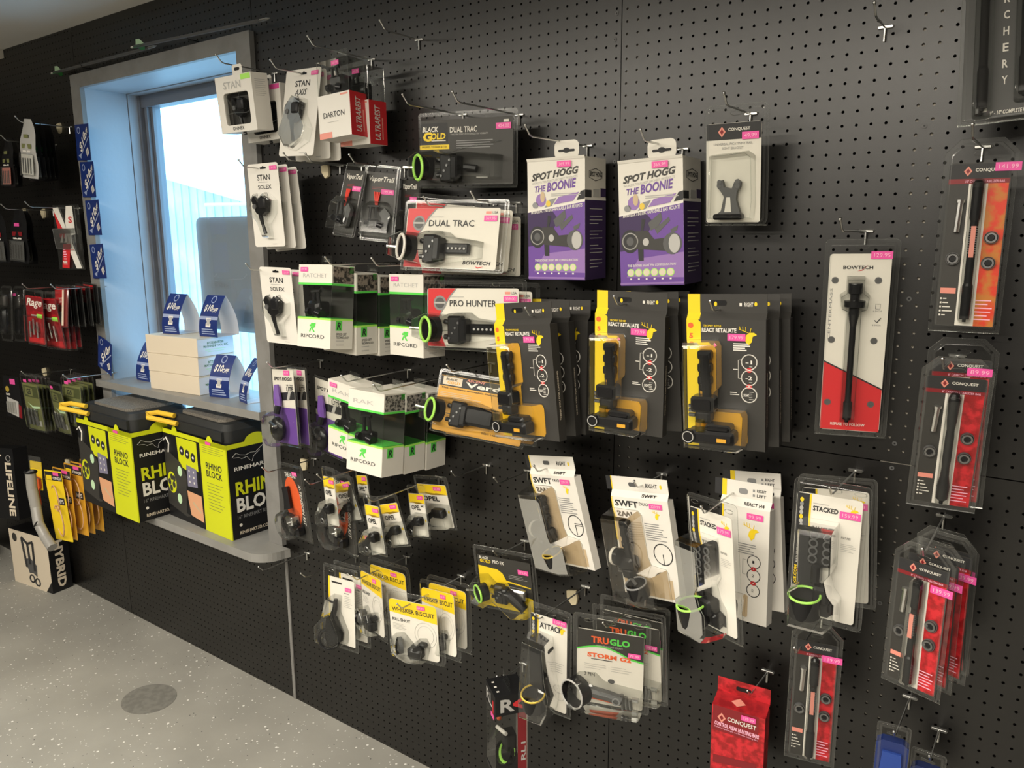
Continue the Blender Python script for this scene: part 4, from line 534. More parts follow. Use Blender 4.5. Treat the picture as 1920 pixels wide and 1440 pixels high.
def k_conquest(P, price, style=0, sub='8" CARBON STABILIZER BAR', camo='redcamo', full=True, pv=None, decor=True):
    w, h = P.w, P.h; P.card('char', .08, .035, .92, .88, .005); q = MB(); vt = .875; P.rect(q, .085, .80, .915, vt, 'ink'); P.rect(q, .085, .775, .915, .80, 'dred', -.0005); P.text(q, sub, .32, .78, .85, .793, 'pinkt', -.0008, .0)
    conq_logo(P, q, .34, .838); P.text(q, 'CONQUEST', .44, .832, .80, .852, 'white', -.0008, .02); P.rect(q, .37, .036, .63, .775, 'white', -.0006); P.rect(q, .63, .036, .905, .775, camo, -.0006)
    P.lines(q, .63, .07, .87, .19, 6, 'pinkt', -.0010, .3); P.rect(q, .12, .205, .34, .235, 'salmon', -.0008)
    for k in range(5): P.rect(q, .13, .085 + .022 * k, .155, .095 + .022 * k, 'white', -.0008); P.rect(q, .17, .087 + .022 * k, .22 + .03 * ((k * 3) % 4), .093 + .022 * k, 'white', -.0008)
    q.build('print', P.root, False)
    if full:
        p = MB(); xb = P.x(.50); bar_prof(p, xb, P.z(.06), P.z(.79), -.012, style); 
        if decor: p.box(xb - .0035, xb + .0035, -.0225, -.0195, P.z(.40), P.z(.56), 'salmon' if style == 0 else 'black'); [p.box(xb - .006, xb + .006, -.0222, -.0190, P.z(.42 + .012 * k), P.z(.426 + .012 * k), 'dgrey') for k in range(12)]
        washer(p, P.x(.25), P.z(.39)); washer(p, P.x(.75), P.z(.50)); washer(p, P.x(.745), P.z(.37)); p.tube([(P.x(.26), -.006, P.z(.53)), (P.x(.28), -.006, P.z(.68))], .0045, 'steel', 8); p.tube([(P.x(.28), -.006, P.z(.68)), (P.x(.281), -.006, P.z(.695))], .0062, 'steel', 8); p.build('stabilizer_bar', P.root)
    c = MB(); P.clam(c, .01, .006, cham=.022); c.bubble(rrect(P.x(.40), P.x(.60), P.z(.05), P.z(.80), .006), 0, .025, 'clear', (.97, .94, .88)) if full else None; hangholes(c, P, (.5,), .925); c.build('clear_shell', P.root)
    if price: P.price(*(pv or (.62, .885)), price, wd=.036, ht=.0135)
def k_bracket(P, price):
    w, h = P.w, P.h; P.card('offwhite', .03, .025, .89, .855, .005); q = MB(); P.rect(q, .032, .72, .888, .853, 'ink'); conq_logo(P, q, .28, .785, s=.0075); P.text(q, 'CONQUEST', .38, .785, .72, .815, 'white', -.0008, .02); P.text(q, 'UNIVERSAL PICATINNY RAIL', .15, .675, .76, .695, 'grey', -.0008, .0); P.text(q, 'SIGHT BRACKET', .28, .64, .62, .66, 'grey', -.0008, .0); q.build('print', P.root, False); P.price(.60, .715, price, wd=.032, ht=.0135)
    p = MB(); br = [(.30, .10), (.27, .10), (.25, .13), (.32, .24), (.31, .30), (.26, .34), (.29, .385), (.34, .38), (.37, .32), (.42, .30), (.48, .31), (.51, .36), (.57, .385), (.61, .36), (.59, .32), (.54, .28), (.53, .22), (.60, .12), (.58, .10)]
    p.prism(P.pts([(.24, .10), (.31, .13), (.36, .25), (.30, .30), (.25, .33), (.25, .38), (.33, .39), (.36, .33), (.48, .315), (.52, .37), (.56, .395), (.62, .37), (.61, .33), (.56, .29), (.55, .22), (.62, .10)]), -.014, -.005, 'dgrey'); p.bbox(P.x(.19), P.x(.65), -.02, -.003, P.z(.055), P.z(.105), 'gloss', .004); p.prism(P.pts([(.37, .12), (.48, .12), (.46, .245), (.40, .245)]), -.0148, -.0142, 'offwhite')
    for u, v in ((.28, .345), (.285, .375), (.57, .34), (.565, .375)): p.tube([(P.x(u), -.0148, P.z(v)), (P.x(u), -.0142, P.z(v))], .0045, 'dsteel', 10)
    p.build('sight_bracket', P.root); c = MB(); P.clam(c, .014, .004); c.bubble(P.pts([(.09, .06), (.80, .06), (.82, .20), (.80, .58), (.70, .62), (.12, .60)]), 0, .022, 'clear', (.98, .95, .90)); hangholes(c, P, (.5,), .93); c.build('clear_shell', P.root)
def k_bowbar(P, price):
    w, h = P.w, P.h; P.card('offwhite', .07, .03, .90, .93, .006); q = MB(); P.poly(q, [(.075, .032), (.895, .032), (.895, .25), (.075, .385)], 'red'); P.poly(q, [(.075, .385), (.895, .25), (.895, .258), (.075, .393)], 'ink', -.0006); P.text(q, 'BOWTECH', .26, .855, .66, .872, 'ink', -.0007, .02); P.poly(q, [(.45, .845), (.52, .848), (.60, .88), (.53, .854)], 'red', -.0008)
    P.text(q, 'CENTERMASS', .10, .50, .135, .76, 'grey', -.0007, .0, 0, 90); P.text(q, 'REFUSE TO FOLLOW', .22, .055, .70, .07, 'white', -.0007, .02); P.text(q, '6 INCH', .70, .645, .81, .653, 'grey', -.0007, 0); P.text(q, '8 INCH', .70, .575, .81, .583, 'grey', -.0007, 0); q.tube([(P.x(.73), -.0008, P.z(.603)), (P.x(.76), -.0008, P.z(.592)), (P.x(.81), -.0008, P.z(.615))], .0010, 'ink', 4); q.tube([(P.x(.73), -.0006, P.z(.66)), (P.x(.79), -.0006, P.z(.66)), (P.x(.79), -.0006, P.z(.684)), (P.x(.73), -.0006, P.z(.684)), (P.x(.73), -.0006, P.z(.66))], .0005, 'grey', 4)
    for u, v in ((.16, .80), (.74, .80), (.16, .50), (.74, .50), (.16, .175), (.76, .175)): q.poly(ell(P.x(u), P.z(v), .0062, .0062, 14), -.0007, 'dsteel'); q.poly(ell(P.x(u), P.z(v), .0045, .0045, 14), -.0009, 'dgrey')
    q.build('print', P.root, False); P.price(.62, .905, price, wd=.036, ht=.0135)
    p = MB(); bar_prof(p, P.x(.44), P.z(.085), P.z(.83), -.016, 2); p.build('stabilizer_bar', P.root); c = MB(); P.clam(c, .008, .006); c.bubble(P.pts([(.34, .08), (.54, .08), (.54, .66), (.62, .67), (.64, .73), (.56, .75), (.56, .82), (.32, .82), (.32, .75), (.24, .73), (.26, .67), (.34, .66)]), 0, .034, 'clear', (.97, .93, .85)); hangholes(c, P, (.5,), .965); c.build('clear_shell', P.root)
def k_boonie(P, price, dep=.105):
    w, h, d = P.w, P.h, dep; b = MB(); b.box(-w / 2, w / 2, 0, d, 0, h, 'offwhite'); b.add([(-w / 2, -.001, h - .004), (w / 2, -.001, h - .004), (w / 2, -.003, h + .002), (-w / 2, -.003, h + .002), (-w / 2, .004, h + .002), (w / 2, .004, h + .002)], [(0, 1, 2, 3), (3, 2, 5, 4)], 'offwhite'); b.box(-w / 2, w / 2, -.002, .0, .002, .006, 'lpurple'); b.build('carton', P.root, False)
    t = MB(); tx = P.x(.68); t.prism(rrect(tx - .030, tx + .030, h - .002, h + .036, .012), .003, .004, 'offwhite'); t.prism(rrect(tx - .020, tx + .020, h + .012, h + .017, .0024), .0022, .0030, 'black'); t.poly(ell(tx, h + .015, .008, .0055, 12), .0020, 'black'); t.build('hang_tab', P.root, False)
    q = MB(); P.poly(q, [(0, .0), (1, 0), (1, .64), (0, .565)], 'purple'); P.poly(q, [(0, .28), (.30, .30), (.55, .50), (.40, .60), (0, .565)], 'dpurple', -.0005); P.poly(q, [(.10, .07), (1, .06), (1, .26), (.30, .22)], 'lpurple', -.0005)
    P.poly(q, [(0, .565), (1, .64), (1, .655), (0, .58)], 'white', -.0006); P.poly(q, [(.46, .625), (.80, .65), (.90, .72), (.55, .685)], 'lpurple', -.0007); P.poly(q, [(.86, .655), (1, .665), (1, .735), (.93, .725)], 'ink', -.0007); P.poly(q, [(.30, .60), (.43, .615), (.51, .68), (.38, .665)], 'grey', -.0007)
    q.poly(ell(P.x(.24), P.z(.665), .013, .014, 14), -.0008, 'lpurple'); q.poly(ell(P.x(.27), P.z(.69), .006, .012, 10), -.0011, 'tan'); q.poly(ell(P.x(.37), P.z(.635), .006, .007, 10), -.0008, 'gold'); q.poly(ell(P.x(.14), P.z(.625), .008, .007, 10), -.0008, 'grey')
    P.text(q, 'SPOT HOGG', .07, .845, .90, .905, 'char', -.0007, .04, .35, 6); P.text(q, "WORLD'S TOUGHEST ARCHERY PRODUCTS", .08, .815, .88, .835, 'lgrey', -.0007, 0, 0, 6); P.text(q, 'THE', .13, .735, .33, .785, 'purple', -.0008, .02, .3, 5); P.text(q, 'BOONIE', .34, .745, .86, .82, 'purple', -.0008, .03, .3, 6); P.lines(q, .42, .695, .94, .725, 2, 'lgrey'); P.text(q, 'MODULAR / INTERCHANGEABLE BAR MOUNTS', .06, .575, .96, .605, 'white', -.0009, .01, .2, 5.5); P.text(q, 'THE BOONIE SIGHT PIN CONFIGURATION', .12, .155, .88, .175, 'white', -.0009, .01, .2, 1)
    for k in range(6): q.poly(ell(P.x(.17 + .125 * k), P.z(.105), .0082, .0082, 16), -.0008, 'lime'); q.poly(ell(P.x(.17 + .125 * k), P.z(.105), .0066, .0066, 16), -.0011, 'cream'); P.rect(q, .155 + .125 * k, .047, .185 + .125 * k, .06, 'white', -.0008)
    # printed picture of the sight
    q.poly(ell(P.x(.17), P.z(.36), .020, .024, 20), -.0009, 'ink'); q.torus((P.x(.17), -.0010, P.z(.36)), (0, 1, 0), .0165, .0012, 'lgrey', 20, 4); q.poly(ell(P.x(.17), P.z(.36), .008, .009, 14), -.0012, 'dgrey'); P.poly(q, [(.30, .20), (.38, .20), (.38, .44), (.42, .53), (.36, .54), (.34, .42), (.28, .40)], 'ink', -.0009); P.poly(q, [(.20, .30), (.80, .27), (.80, .38), (.55, .37), (.45, .44), (.26, .44)], 'char', -.0010); q.poly(ell(P.x(.83), P.z(.33), .020, .022, 18), -.0011, 'dgrey'); q.poly(ell(P.x(.86), P.z(.33), .012, .019, 18), -.0013, 'lgrey'); q.poly(ell(P.x(.42), P.z(.35), .007, .008, 12), -.0013, 'lgrey')
    P.poly(q, [(.46, .50), (.66, .58), (.68, .52), (.60, .46), (.50, .44)], 'dgrey', -.0009); P.poly(q, [(.56, .45), (.78, .54), (.80, .51), (.60, .41)], 'dgrey', -.0009); P.poly(q, [(.80, .44), (.92, .47), (.90, .43), (.82, .41)], 'dgrey', -.0009)
    X = w / 2 + .0004; q.box(w / 2 + .0001, X, 0, d, 0, h * .665, 'dpurple'); q.box(w / 2 + .0001, X + .0001, 0, d, h * .655, h * .675, 'white'); q.box(w / 2 + .0001, X, 0, d * .30, h * .675, h * .735, 'ink'); q.box(w / 2 + .0001, X, d * .38, d * .68, h * .68, h * .745, 'lgrey'); q.box(w / 2 + .0001, X, d * .74, d, h * .685, h * .755, 'dpurple'); q.text('SPOT HOGG', d * .22, h * .845, d * .82, h * .885, X + .0003, 'ink', .03, .2, 0, 's')
    q.tube([(X, d * .5 + d * .36 * math.cos(k * 1.0472 + .5236), h * .862 + h * .05 * math.sin(k * 1.0472 + .5236)) for k in range(7)], .0006, 'ink', 4)
    for k in range(17): 
        if k % 4 != 3: q.box(X, X + .0003, d * .22, d * (.82 if k % 3 else .62), h * (.10 + .030 * k), h * (.10 + .030 * k) + .0016, 'lgrey')
    q.build('print', P.root, False); P.price(.54, .925, price, wd=.034, ht=.0125, y=-.0042)
def k_xten(P, price, full=True):
    w, h = P.w, P.h; P.card('char', .05, .03, .93, .90, .004); q = MB(); q.poly(ell(P.x(.44), P.z(.50), w * .34, h * .33, 24), -.0005, 'orred'); P.text(q, 'THE HUNT', .24, .82, .72, .88, 'white', -.0007, .03); P.text(q, 'X-TENSION KIT', .76, .22, .86, .76, 'white', -.0007, .015, .2, -90); q.build('print', P.root, False); P.price(.58, .86, price, wd=.034)
    p = MB(); p.tube([(P.x(.34), -.012, h * .70), (P.x(.38), -.014, h * .42)], .012, 'black', 8); p.bbox(P.x(.36), P.x(.62), -.03, -.004, h * .22, h * .34, 'steel', .004); p.torus((P.x(.42), -.02, h * .22), (.3, -1, 0), .034, .005, 'gloss'); p.bbox(P.x(.50), P.x(.78), -.028, -.004, h * .10, h * .22, 'gloss', .006); p.build('arrow_rest', P.root)
    c = MB(); P.clam(c, .006, .004); c.bubble(ell(P.x(.40), h * .22, w * .36, h * .20, 18), 0, .05, 'clear', (.96, .86, .6)); c.build('clear_shell', P.root)
def k_opel(P, price, word='OPEL', ims=False, full=True, dark=True):
    w, h = P.w, P.h; P.card('white', .06, .04, .92, .84, .004); q = MB(); P.poly(q, [(.065, .66), (.915, .66), (.915, .835), (.065, .835)], 'yellow'); P.poly(q, [(.065, .66), (.915, .66), (.60, .69), (.42, .64), (.25, .69)], 'gold', -.0006); P.text(q, word, .16, .53, .66, .62, 'ink', -.0007, .03)
    if ims: P.text(q, 'IMS', .68, .59, .84, .63, 'ink', -.0007, .01)
    P.lines(q, .30, .46, .80, .50, 2, 'lgrey'); q.poly(ell(P.x(.86), P.z(.34), .003, .004, 8), -.0007, 'yellow'); q.build('print', P.root, False); P.price(.54, .735, price, wd=.026, ht=.0105)
    p = MB(); p.bbox(P.x(.44), P.x(.80), -.026, -.004, h * .26, h * .42, 'gloss', .006); p.tube([(P.x(.10), -.022, h * .18), (P.x(.5), -.02, h * .34)], .008, 'gloss', 8); p.tube([(P.x(.28), -.024, h * .12), (P.x(.34), -.02, h * .30)], .006, 'black', 8); p.torus((P.x(.30), -.026, h * .14), (0, 1, .2), .008, .002, 'dsteel', 12); p.build('arrow_rest', P.root)
    c = MB(); P.clam(c, .008, .004); c.bubble(P.pts([(-.12, .06), (.30, .03), (.90, .08), (.90, .48), (.40, .48), (.05, .30), (-.12, .22)]), 0, .036, 'clear', (.96, .9, .78)); c.build('clear_shell', P.root)
def k_drop(P, price):
    w, h = P.w, P.h; P.card('white', .20, .06, .92, .86, .003); q = MB(); P.rect(q, .16, .06, .205, .86, 'yellow'); P.rect(q, .04, .08, .10, .55, 'char', -.0003); P.lines(q, .26, .79, .62, .82, 1, 'ink', fill=.7); P.lines(q, .62, .53, .86, .68, 7, 'lgrey', fill=.3); P.rect(q, .62, .69, .76, .70, 'grey'); q.build('print', P.root, False); P.price(.66, .725, price, wd=.024)
    p = MB(); p.tube([(P.x(.46), -.012, h * .62), (P.x(.44), -.014, h * .50), (P.x(.36), -.016, h * .38)], [.006, .008, .010], 'gloss', 8); p.tube([(P.x(.24), -.012, h * .575), (P.x(.44), -.012, h * .57)], .003, 'black', 6); p.prism(P.pts([(.30, .40), (.44, .40), (.62, .22), (.60, .12), (.36, .06), (.26, .16)]), -.034, -.006, 'gloss'); p.torus((P.x(.36), -.03, h * .15), (.5, -1, .2), .030, .005, 'black'); p.build('arrow_rest', P.root)
    c = MB(); P.clam(c, .006, .004); c.bubble(P.pts([(-.04, .06), (.40, .02), (.72, .10), (.74, .24), (.52, .46), (.56, .66), (.34, .66), (.20, .40), (-.04, .26)]), 0, .046, 'clear', (.96, .9, .8)); hangholes(c, P, (.25, .7)); c.build('clear_shell', P.root)
def k_biscuit(P, price, full=True):
    w, h = P.w, P.h; P.card('white', .05, .05, .90, .88, .012); q = MB(); q.poly([(x, z) for x, z in rrect(P.x(.052), P.x(.898), P.z(.62), P.z(.878), .011) if z > P.z(.66)] + P.pts([(.052, .68), (.898, .62)]), -.0005, 'yellow'); P.text(q, 'WHISKER BISCUIT', .10, .70, .86, .765, 'ink', -.0008, .02); P.text(q, 'KILL SHOT', .10, .555, .42, .60, 'ink', -.0008, .02); P.lines(q, .10, .43, .40, .53, 5, 'lgrey', fill=.3); P.rect(q, .06, .12, .18, .17, 'ink'); P.rect(q, .08, .13, .16, .16, 'yellow', -.0008); q.torus((P.x(.68), -.0005, P.z(.42)), (0, 1, 0), w * .19, .0005, 'lgrey', 24, 4); q.torus((P.x(.68), -.0005, P.z(.42)), (0, 1, 0), w * .14, .0004, 'lgrey', 24, 4); q.build('print', P.root, False); P.price(.56, .79, price, wd=.026, ht=.0105)
    p = MB(); p.tube([(P.x(.26), -.022, h * .24), (P.x(.30), -.014, h * .24)], .022, 'dgrey', 18); p.torus((P.x(.26), -.023, h * .24), (-1, -.5, 0), .020, .003, 'gloss'); p.bbox(P.x(.42), P.x(.66), -.028, -.004, h * .10, h * .24, 'gloss', .006); p.tube([(P.x(.54), -.02, h * .2), (P.x(.66), -.016, h * .30)], .008, 'gloss', 8); p.bbox(P.x(.60), P.x(.72), -.02, -.004, h * .27, h * .33, 'black', .003); p.build('arrow_rest', P.root)
    c = MB(); P.clam(c, .018, .005); c.bubble(P.pts([(.14, .10), (.40, .02), (.68, .04), (.76, .28), (.70, .38), (.58, .36), (.48, .24), (.30, .40), (.14, .36)]), 0, .036, 'clear', (.96, .9, .8)); c.build('clear_shell', P.root)
def k_profx(P, price):
    w, h = P.w, P.h; P.card('char', .06, .05, .92, .86, .004); q = MB(); P.poly(q, [(.062, .055), (.918, .055), (.918, .30), (.60, .34), (.46, .62), (.38, .67), (.062, .69)], 'yellow'); P.text(q, 'BLACK', .09, .80, .25, .845, 'white', -.0007, .03, .2); P.text(q, 'GOLD', .10, .745, .28, .795, 'yellow', -.0007, .03, .1); P.text(q, 'PRO FX', .31, .755, .50, .81, 'white', -.0007, .03); P.lines(q, .56, .57, .88, .64, 3, 'lgrey', fill=.25); P.poly(q, [(.42, .50), (.90, .46), (.90, .475), (.44, .53)], 'yellow', -.0006); P.lines(q, .52, .40, .86, .46, 2, 'lgrey', fill=.3); q.build('print', P.root, False); P.price(.72, .665, price, wd=.030, ht=.0125)
    p = MB(); sight_h(p, P.x(.16), h * .34, .78, 'lime', False); p.tube([(P.x(.36), -.014, h * .38), (P.x(.62), -.018, h * .36), (P.x(.84), -.02, h * .18)], [.008, .016, .012], 'gloss', 9); p.bbox(P.x(.60), P.x(.84), -.016, -.004, h * .28, h * .44, 'steel', .004); p.build('bow_sight', P.root)
    c = MB(); P.clam(c, .006, .004); c.bubble(P.pts([(-.02, .18), (.20, .12), (.40, .28), (.70, .04), (.92, .08), (.92, .46), (.60, .50), (.34, .46), (.22, .58), (.04, .54), (-.02, .44)]), 0, .045, 'clear', (.97, .92, .84)); hangholes(c, P, (.15, .5, .85)); c.build('clear_shell', P.root)
def k_truglo(P, price, full=True):
    w, h = P.w, P.h; P.card('offwhite', .05, .04, .92, .84, .006); q = MB(); o = [(.052, .62)] + [(.052 + .866 * t, .62 + .055 * math.sin(math.pi * min(1, t * 1.25)) - .10 * max(0, t - .35) ** 1.2) for t in [k / 10 for k in range(11)]]; P.poly(q, o + [(.918, .836), (.052, .836)], 'char')
    for (a, b_), (c_, d_) in zip(o[1:-1], o[2:]): q.poly(P.pts([(a, b_ - .010), (c_, d_ - .010), (c_, d_ + .008), (a, b_ + .008)]), -.0007, 'green')
    P.text(q, 'TRU', .24, .705, .47, .775, 'orred', -.0009, .04); P.text(q, 'GLO', .48, .705, .74, .775, 'green', -.0009, .04); P.text(q, 'WHEN BRIGHTNESS COUNTS', .31, .672, .65, .69, 'lgrey', -.0009, 0, .2); P.text(q, 'STORM G2', .19, .545, .76, .595, 'orred', -.0009, .04); P.lines(q, .24, .525, .70, .54, 1, 'ink', fill=.5); P.lines(q, .15, .42, .44, .49, 3, 'lgrey', fill=.2); P.lines(q, .50, .42, .82, .49, 3, 'lgrey', fill=.2); P.text(q, '3 PIN', .15, .335, .29, .375, 'ink', -.0008, .0); q.poly(ell(P.x(.51), P.z(.31), .008, .0055, 14), -.0008, 'dgrey'); P.poly(q, [(.24, .085), (.62, .06), (.55, .13), (.30, .15)], 'orred'); q.build('print', P.root, False); P.price(.72, .60, price, wd=.028, ht=.0115)
    p = MB(); ax = (-.5, -.85, 0); p.shell((P.x(.12), -.008, h * .19), ax, .034, .030, 'gloss'); p.torus((P.x(.12) - .016, -.034, h * .19), ax, .033, .0022, 'lgrey'); p.tube([(P.x(.24), -.012, h * .20), (P.x(.48), -.012, h * .18), (P.x(.66), -.012, h * .15)], [.013, .012, .012], 'dgrey', 9); p.torus((P.x(.60), -.024, h * .16), (0, 1, 0), .008, .002, 'grey', 14)
    for k in range(3): p.tube([(P.x(.66 + .05 * k), -.012, h * (.22 - .02 * k)), (P.x(.68 + .05 * k), -.012, h * (.06 + .01 * k))], .0045, 'dsteel', 7)
    for zz in (.20, .06): p.tube([(P.x(.80), -.018, h * zz), (P.x(.88), -.018, h * zz)], .006, 'steel', 8)
    p.build('bow_sight', P.root); c = MB(); P.clam(c, .008, .005); c.bubble(P.pts([(-.04, .06), (.20, .02), (.60, .02), (.92, .03), (.92, .26), (.66, .28), (.42, .30), (.30, .38), (.08, .36), (-.04, .26)]), 0, .048, 'clear', (.97, .93, .85)); hangholes(c, P, (.2, .5, .85)); c.build('clear_shell', P.root)
def k_rl(P):
    w, h, d = P.w, P.h, .085; zt = h - .055; b = MB(); b.box(-w / 2, w / 2, 0, d, zt, h, 'black'); b.box(-w / 2, w / 2, 0, d, 0, .012, 'black'); b.box(w / 2 - .002, w / 2, d * .70, d, 0, zt, 'dred'); b.box(-w / 2, w / 2, d - .002, d, 0, zt, 'offwhite'); b.build('carton', P.root, False)
    q = MB(); P.text(q, 'RL', .10, (h - .045) / h, .72, (h - .012) / h, 'lgrey', -.0006, .02); P.text(q, '1', .74, (h - .055) / h, .84, (h - .02) / h, 'red', -.0006, .02); q.text('R', d * .16, h - .046, d * .60, h - .010, w / 2 + .0006, 'lgrey', .03, 0, 0, 's'); q.text('<', d * .55, h - .044, d * .85, h - .012, w / 2 + .0006, 'red', .05, 0, 0, 's')
    for k in range(3): q.add([(-w * .3 + .022 * k, d * .12, h + .0006), (-w * .3 + .022 * k + .006, d * .12, h + .0006), (-w * .3 + .022 * k + .006, d * .20, h + .0006), (-w * .3 + .022 * k, d * .20, h + .0006)], [(0, 1, 2, 3)], 'white')
    q.text('RL1', d * .80, h * .2, d * .94, h * .42, w / 2 + .0006, 'lgrey', .02, 0, 90, 's'); q.build('print', P.root, False); P.price(.62, (zt - .012) / h, '', wd=.026, ht=.012, txt=False)
    c = MB(); c.box(-w / 2 + .001, w / 2 - .001, .001, d - .003, .012, zt, 'clear'); c.prism([(-.03, h), (.03, h), (.03, h + .03), (-.03, h + .03)], d * .5, d * .5 + .0006, 'clear'); c.build('clear_window', P.root)
    p = MB(); p.ball((-.024, .03, h * .56), .007, 'orred'); p.tube([(-.01, .02, h * .50), (.036, .03, h * .53)], .005, 'white', 8); p.torus((.01, .04, h * .24), (.3, -1, .5), .028, .004, 'lime'); p.bbox(-.01, .03, .03, .06, h * .28, h * .48, 'gloss', .006); p.shell((.01, .045, h * .22), (.3, -1, .5), .031, .02, 'gloss'); p.build('bow_sight', P.root)
def k_redbox(P, price):
    w, h, d = P.w, P.h, .040; FH = .034; b = MB(); b.box(-w / 2, w / 2, 0, d, 0, h, 'redcamo'); b.add([(-w / 2, 0, h), (w / 2, 0, h), (w / 2, d, h + .010), (-w / 2, d, h + .010)], [(0, 1, 2, 3)], 'dcamo'); b.prism([(-w / 2, h + .010), (w / 2, h + .010), (w / 2, h + .010 + FH), (-w / 2, h + .010 + FH)], d, d + .001, 'redcamo'); b.build('carton', P.root, False)
    q = MB(); P.rect(q, .02, .70, .88, 1, 'dred'); P.poly(q, [(.05, .30), (.88, .36), (.88, .44), (.05, .40)], 'dred'); conq_logo(P, q, .19, .87, s=.009); P.text(q, 'CONQUEST', .30, .835, .84, .895, 'white', -.0008, .02, 0, -3); P.text(q, 'CONTROL FREAK HUNTING BARS', .06, .755, .90, .805, 'pinkt', -.0008, .03, 0, -3); P.text(q, 'Durable, Lightweight, and Flexible Hunting Bars', .06, .725, .88, .745, 'pinkt', -.0008, 0, 0, -3)
    s = .014; xx, yy = -.005, d * .5; q.add([(xx, yy - s, h + .0056), (xx + s * 1.1, yy, h + .0056), (xx, yy + s, h + .0082), (xx - s * 1.1, yy, h + .0056)], [(0, 1, 2, 3)], 'salmon'); q.poly(rrect(-.016, .016, h + .022, h + .032, .004), d - .0006, 'black'); q.build('print', P.root, False); P.price(.56, .915, price, wd=.030, ht=.012)
def k_blue(P):
    w, h = P.w, P.h; b = MB(); b.prism(P.pts([(.02, 0), (.98, 0), (.98, .62), (.80, .68), (.20, .68), (.02, .62)]), 0, .02, 'navy'); b.prism(P.pts([(.16, .05), (.84, .05), (.78, .50), (.22, .50)]), -.006, 0, 'blue'); b.build('strap', P.root, False); c = MB(); P.clam(c, .006, .003); c.tube([(P.x(.3), -.002, P.z(.85)), (P.x(.7), -.002, P.z(.82))], .003, 'clear'); c.build('clear_header', P.root)
# ---- packs on the far left
def bagshape(P, nz=8, amp=.004, top=.35):
    out = []
    for k in range(nz + 1):
        t = k / nz; ww = .5 * (1 if t < 1 - top else 1 - .55 * ((t - (1 - top)) / top) ** 1.3); out.append((ww * P.w, P.h * t, amp * math.sin(t * 9)))
    return out
def k_bag(P, body='black', head='olive', lower='lgrey', logo=None, silver=False):
    b = MB(); pr = bagshape(P); v = []; f = []
    for ww, z, yy in pr: v += [(-ww, yy, z), (0, yy - .006, z), (ww, yy, z), (0, yy + .006, z)]
    for k in range(len(pr) - 1):
        for j in range(4): f.append((k * 4 + j, k * 4 + (j + 1) % 4, k * 4 + 4 + (j + 1) % 4, k * 4 + 4 + j))
    b.add(v, f, body); b.build('pouch', P.root); q = MB(); P.rect(q, .12, .06, .88, .40, lower, -.0085); 
    for k in range(4): P.rect(q, .20 + .16 * k, .08, .28 + .16 * k, .34, 'dgrey' if lower != 'dgrey' else 'char', -.0092)
    P.rect(q, .2, .50, .8, .58, head, -.0085); P.rect(q, .35, .68, .65, .74, 'pink' if logo == 'pink' else head, -.0085); P.rect(q, .25, .44, .75, .47, 'white', -.0085); q.build('print', P.root, False); c = MB(); P.rect(c, .06, .03, .94, .42, 'bag', -.012); c.build('window_film', P.root, False)
def k_ycard(P):
    P.card('clear', r=.004, th=.0008, name='backing'); b = MB(); b.prism(P.pts([(.02, .96), (.22, .97), (.90, .02), (.70, .02)]), -.003, -.001, 'white'); b.prism(P.pts([(.55, .98), (.78, .98), (.80, .55), (.50, .52), (.46, .72)]), -.0045, -.0032, 'white'); b.prism(P.pts([(.06, .90), (.40, .56), (.34, .48), (.20, .50)]), -.0045, -.0032, 'red'); b.prism(P.pts([(.30, .40), (.58, .40), (.44, .02), (.18, .03)]), -.0060, -.0046, 'red'); b.build('y_shaped_card', P.root, False)
    q = MB(); P.text(q, 'S', .60, .72, .74, .82, 'red', -.0055, .03); P.text(q, '18', .24, .08, .40, .14, 'white', -.0070, .03, 0, 90); P.lines(q, .28, .16, .42, .34, 5, 'pinkt', -.0068, .4); q.build('print', P.root, False); p = MB(); p.box(P.x(.02), P.x(.80), -.012, -.0062, P.z(.56), P.z(.64), 'bag')
    for k in range(3): p.prism(P.pts([(.22 + .16 * k, .42), (.34 + .16 * k, .42), (.34 + .16 * k, .55)]), -.009, -.0065, 'white')
    p.build('vanes', P.root, False); c = MB(); c.bubble(P.pts([(.03, .64), (.82, .64), (.82, .30), (.10, .32)]), -.0065, .012, 'bag'); c.build('blister', P.root)
def k_tube(P):
    b = MB(); w, h = P.w, P.h; b.bubble(rrect(-w * .42, w * .42, h * .12, h * .92, .02), 0, .04, 'clear'); P.clam(b, .02, .004); b.build('clear_shell', P.root); p = MB(); p.bbox(-w * .22, w * .24, -.024, -.004, h * .14, h * .60, 'gloss', .01); p.bbox(-w * .2, w * .2, -.02, -.004, h * .62, h * .84, 'char', .008); p.build('broadhead_case', P.root); P.price(.30, .82, '', wd=.034, ht=.012, y=-.03, txt=False)
def k_rage(P, word='Rage', full=True):
    P.card('dcamo', .04, .03, .96, .88, .008); q = MB(); P.rect(q, .06, .62, .94, .86, 'dred', -.0005); P.text(q, word, .08, .66, .92, .84, 'white', -.0008, .02, .3); P.rect(q, .30, .52, .80, .55, 'lgrey'); P.poly(q, [(.10, .06), (.90, .06), (.90, .16), (.10, .12)], 'red'); q.build('print', P.root, False); s = MB(); P.rect(s, .62, .50, .90, .57, 'lime', -.0012); s.build('sticker', P.root, False)
    p = MB()
    for k in range(3): x = P.x(.30 + .2 * k); z = P.z(.30 + .05 * (k % 2)); p.tube([(x, -.008, z - .035), (x, -.008, z + .03)], .004, 'steel', 6); p.prism([(x, z + .03), (x + .012, z - .01), (x, z - .014)], -.010, -.008, 'steel'); p.prism([(x, z + .02), (x - .014, z - .012), (x, z - .014)], -.010, -.008, 'dred')
    p.build('broadheads', P.root); c = MB(); P.clam(c, .012, .004); c.bubble(P.pts([(.08, .05), (.92, .05), (.92, .54), (.08, .54)]), 0, .02, 'clear'); c.build('clear_shell', P.root)
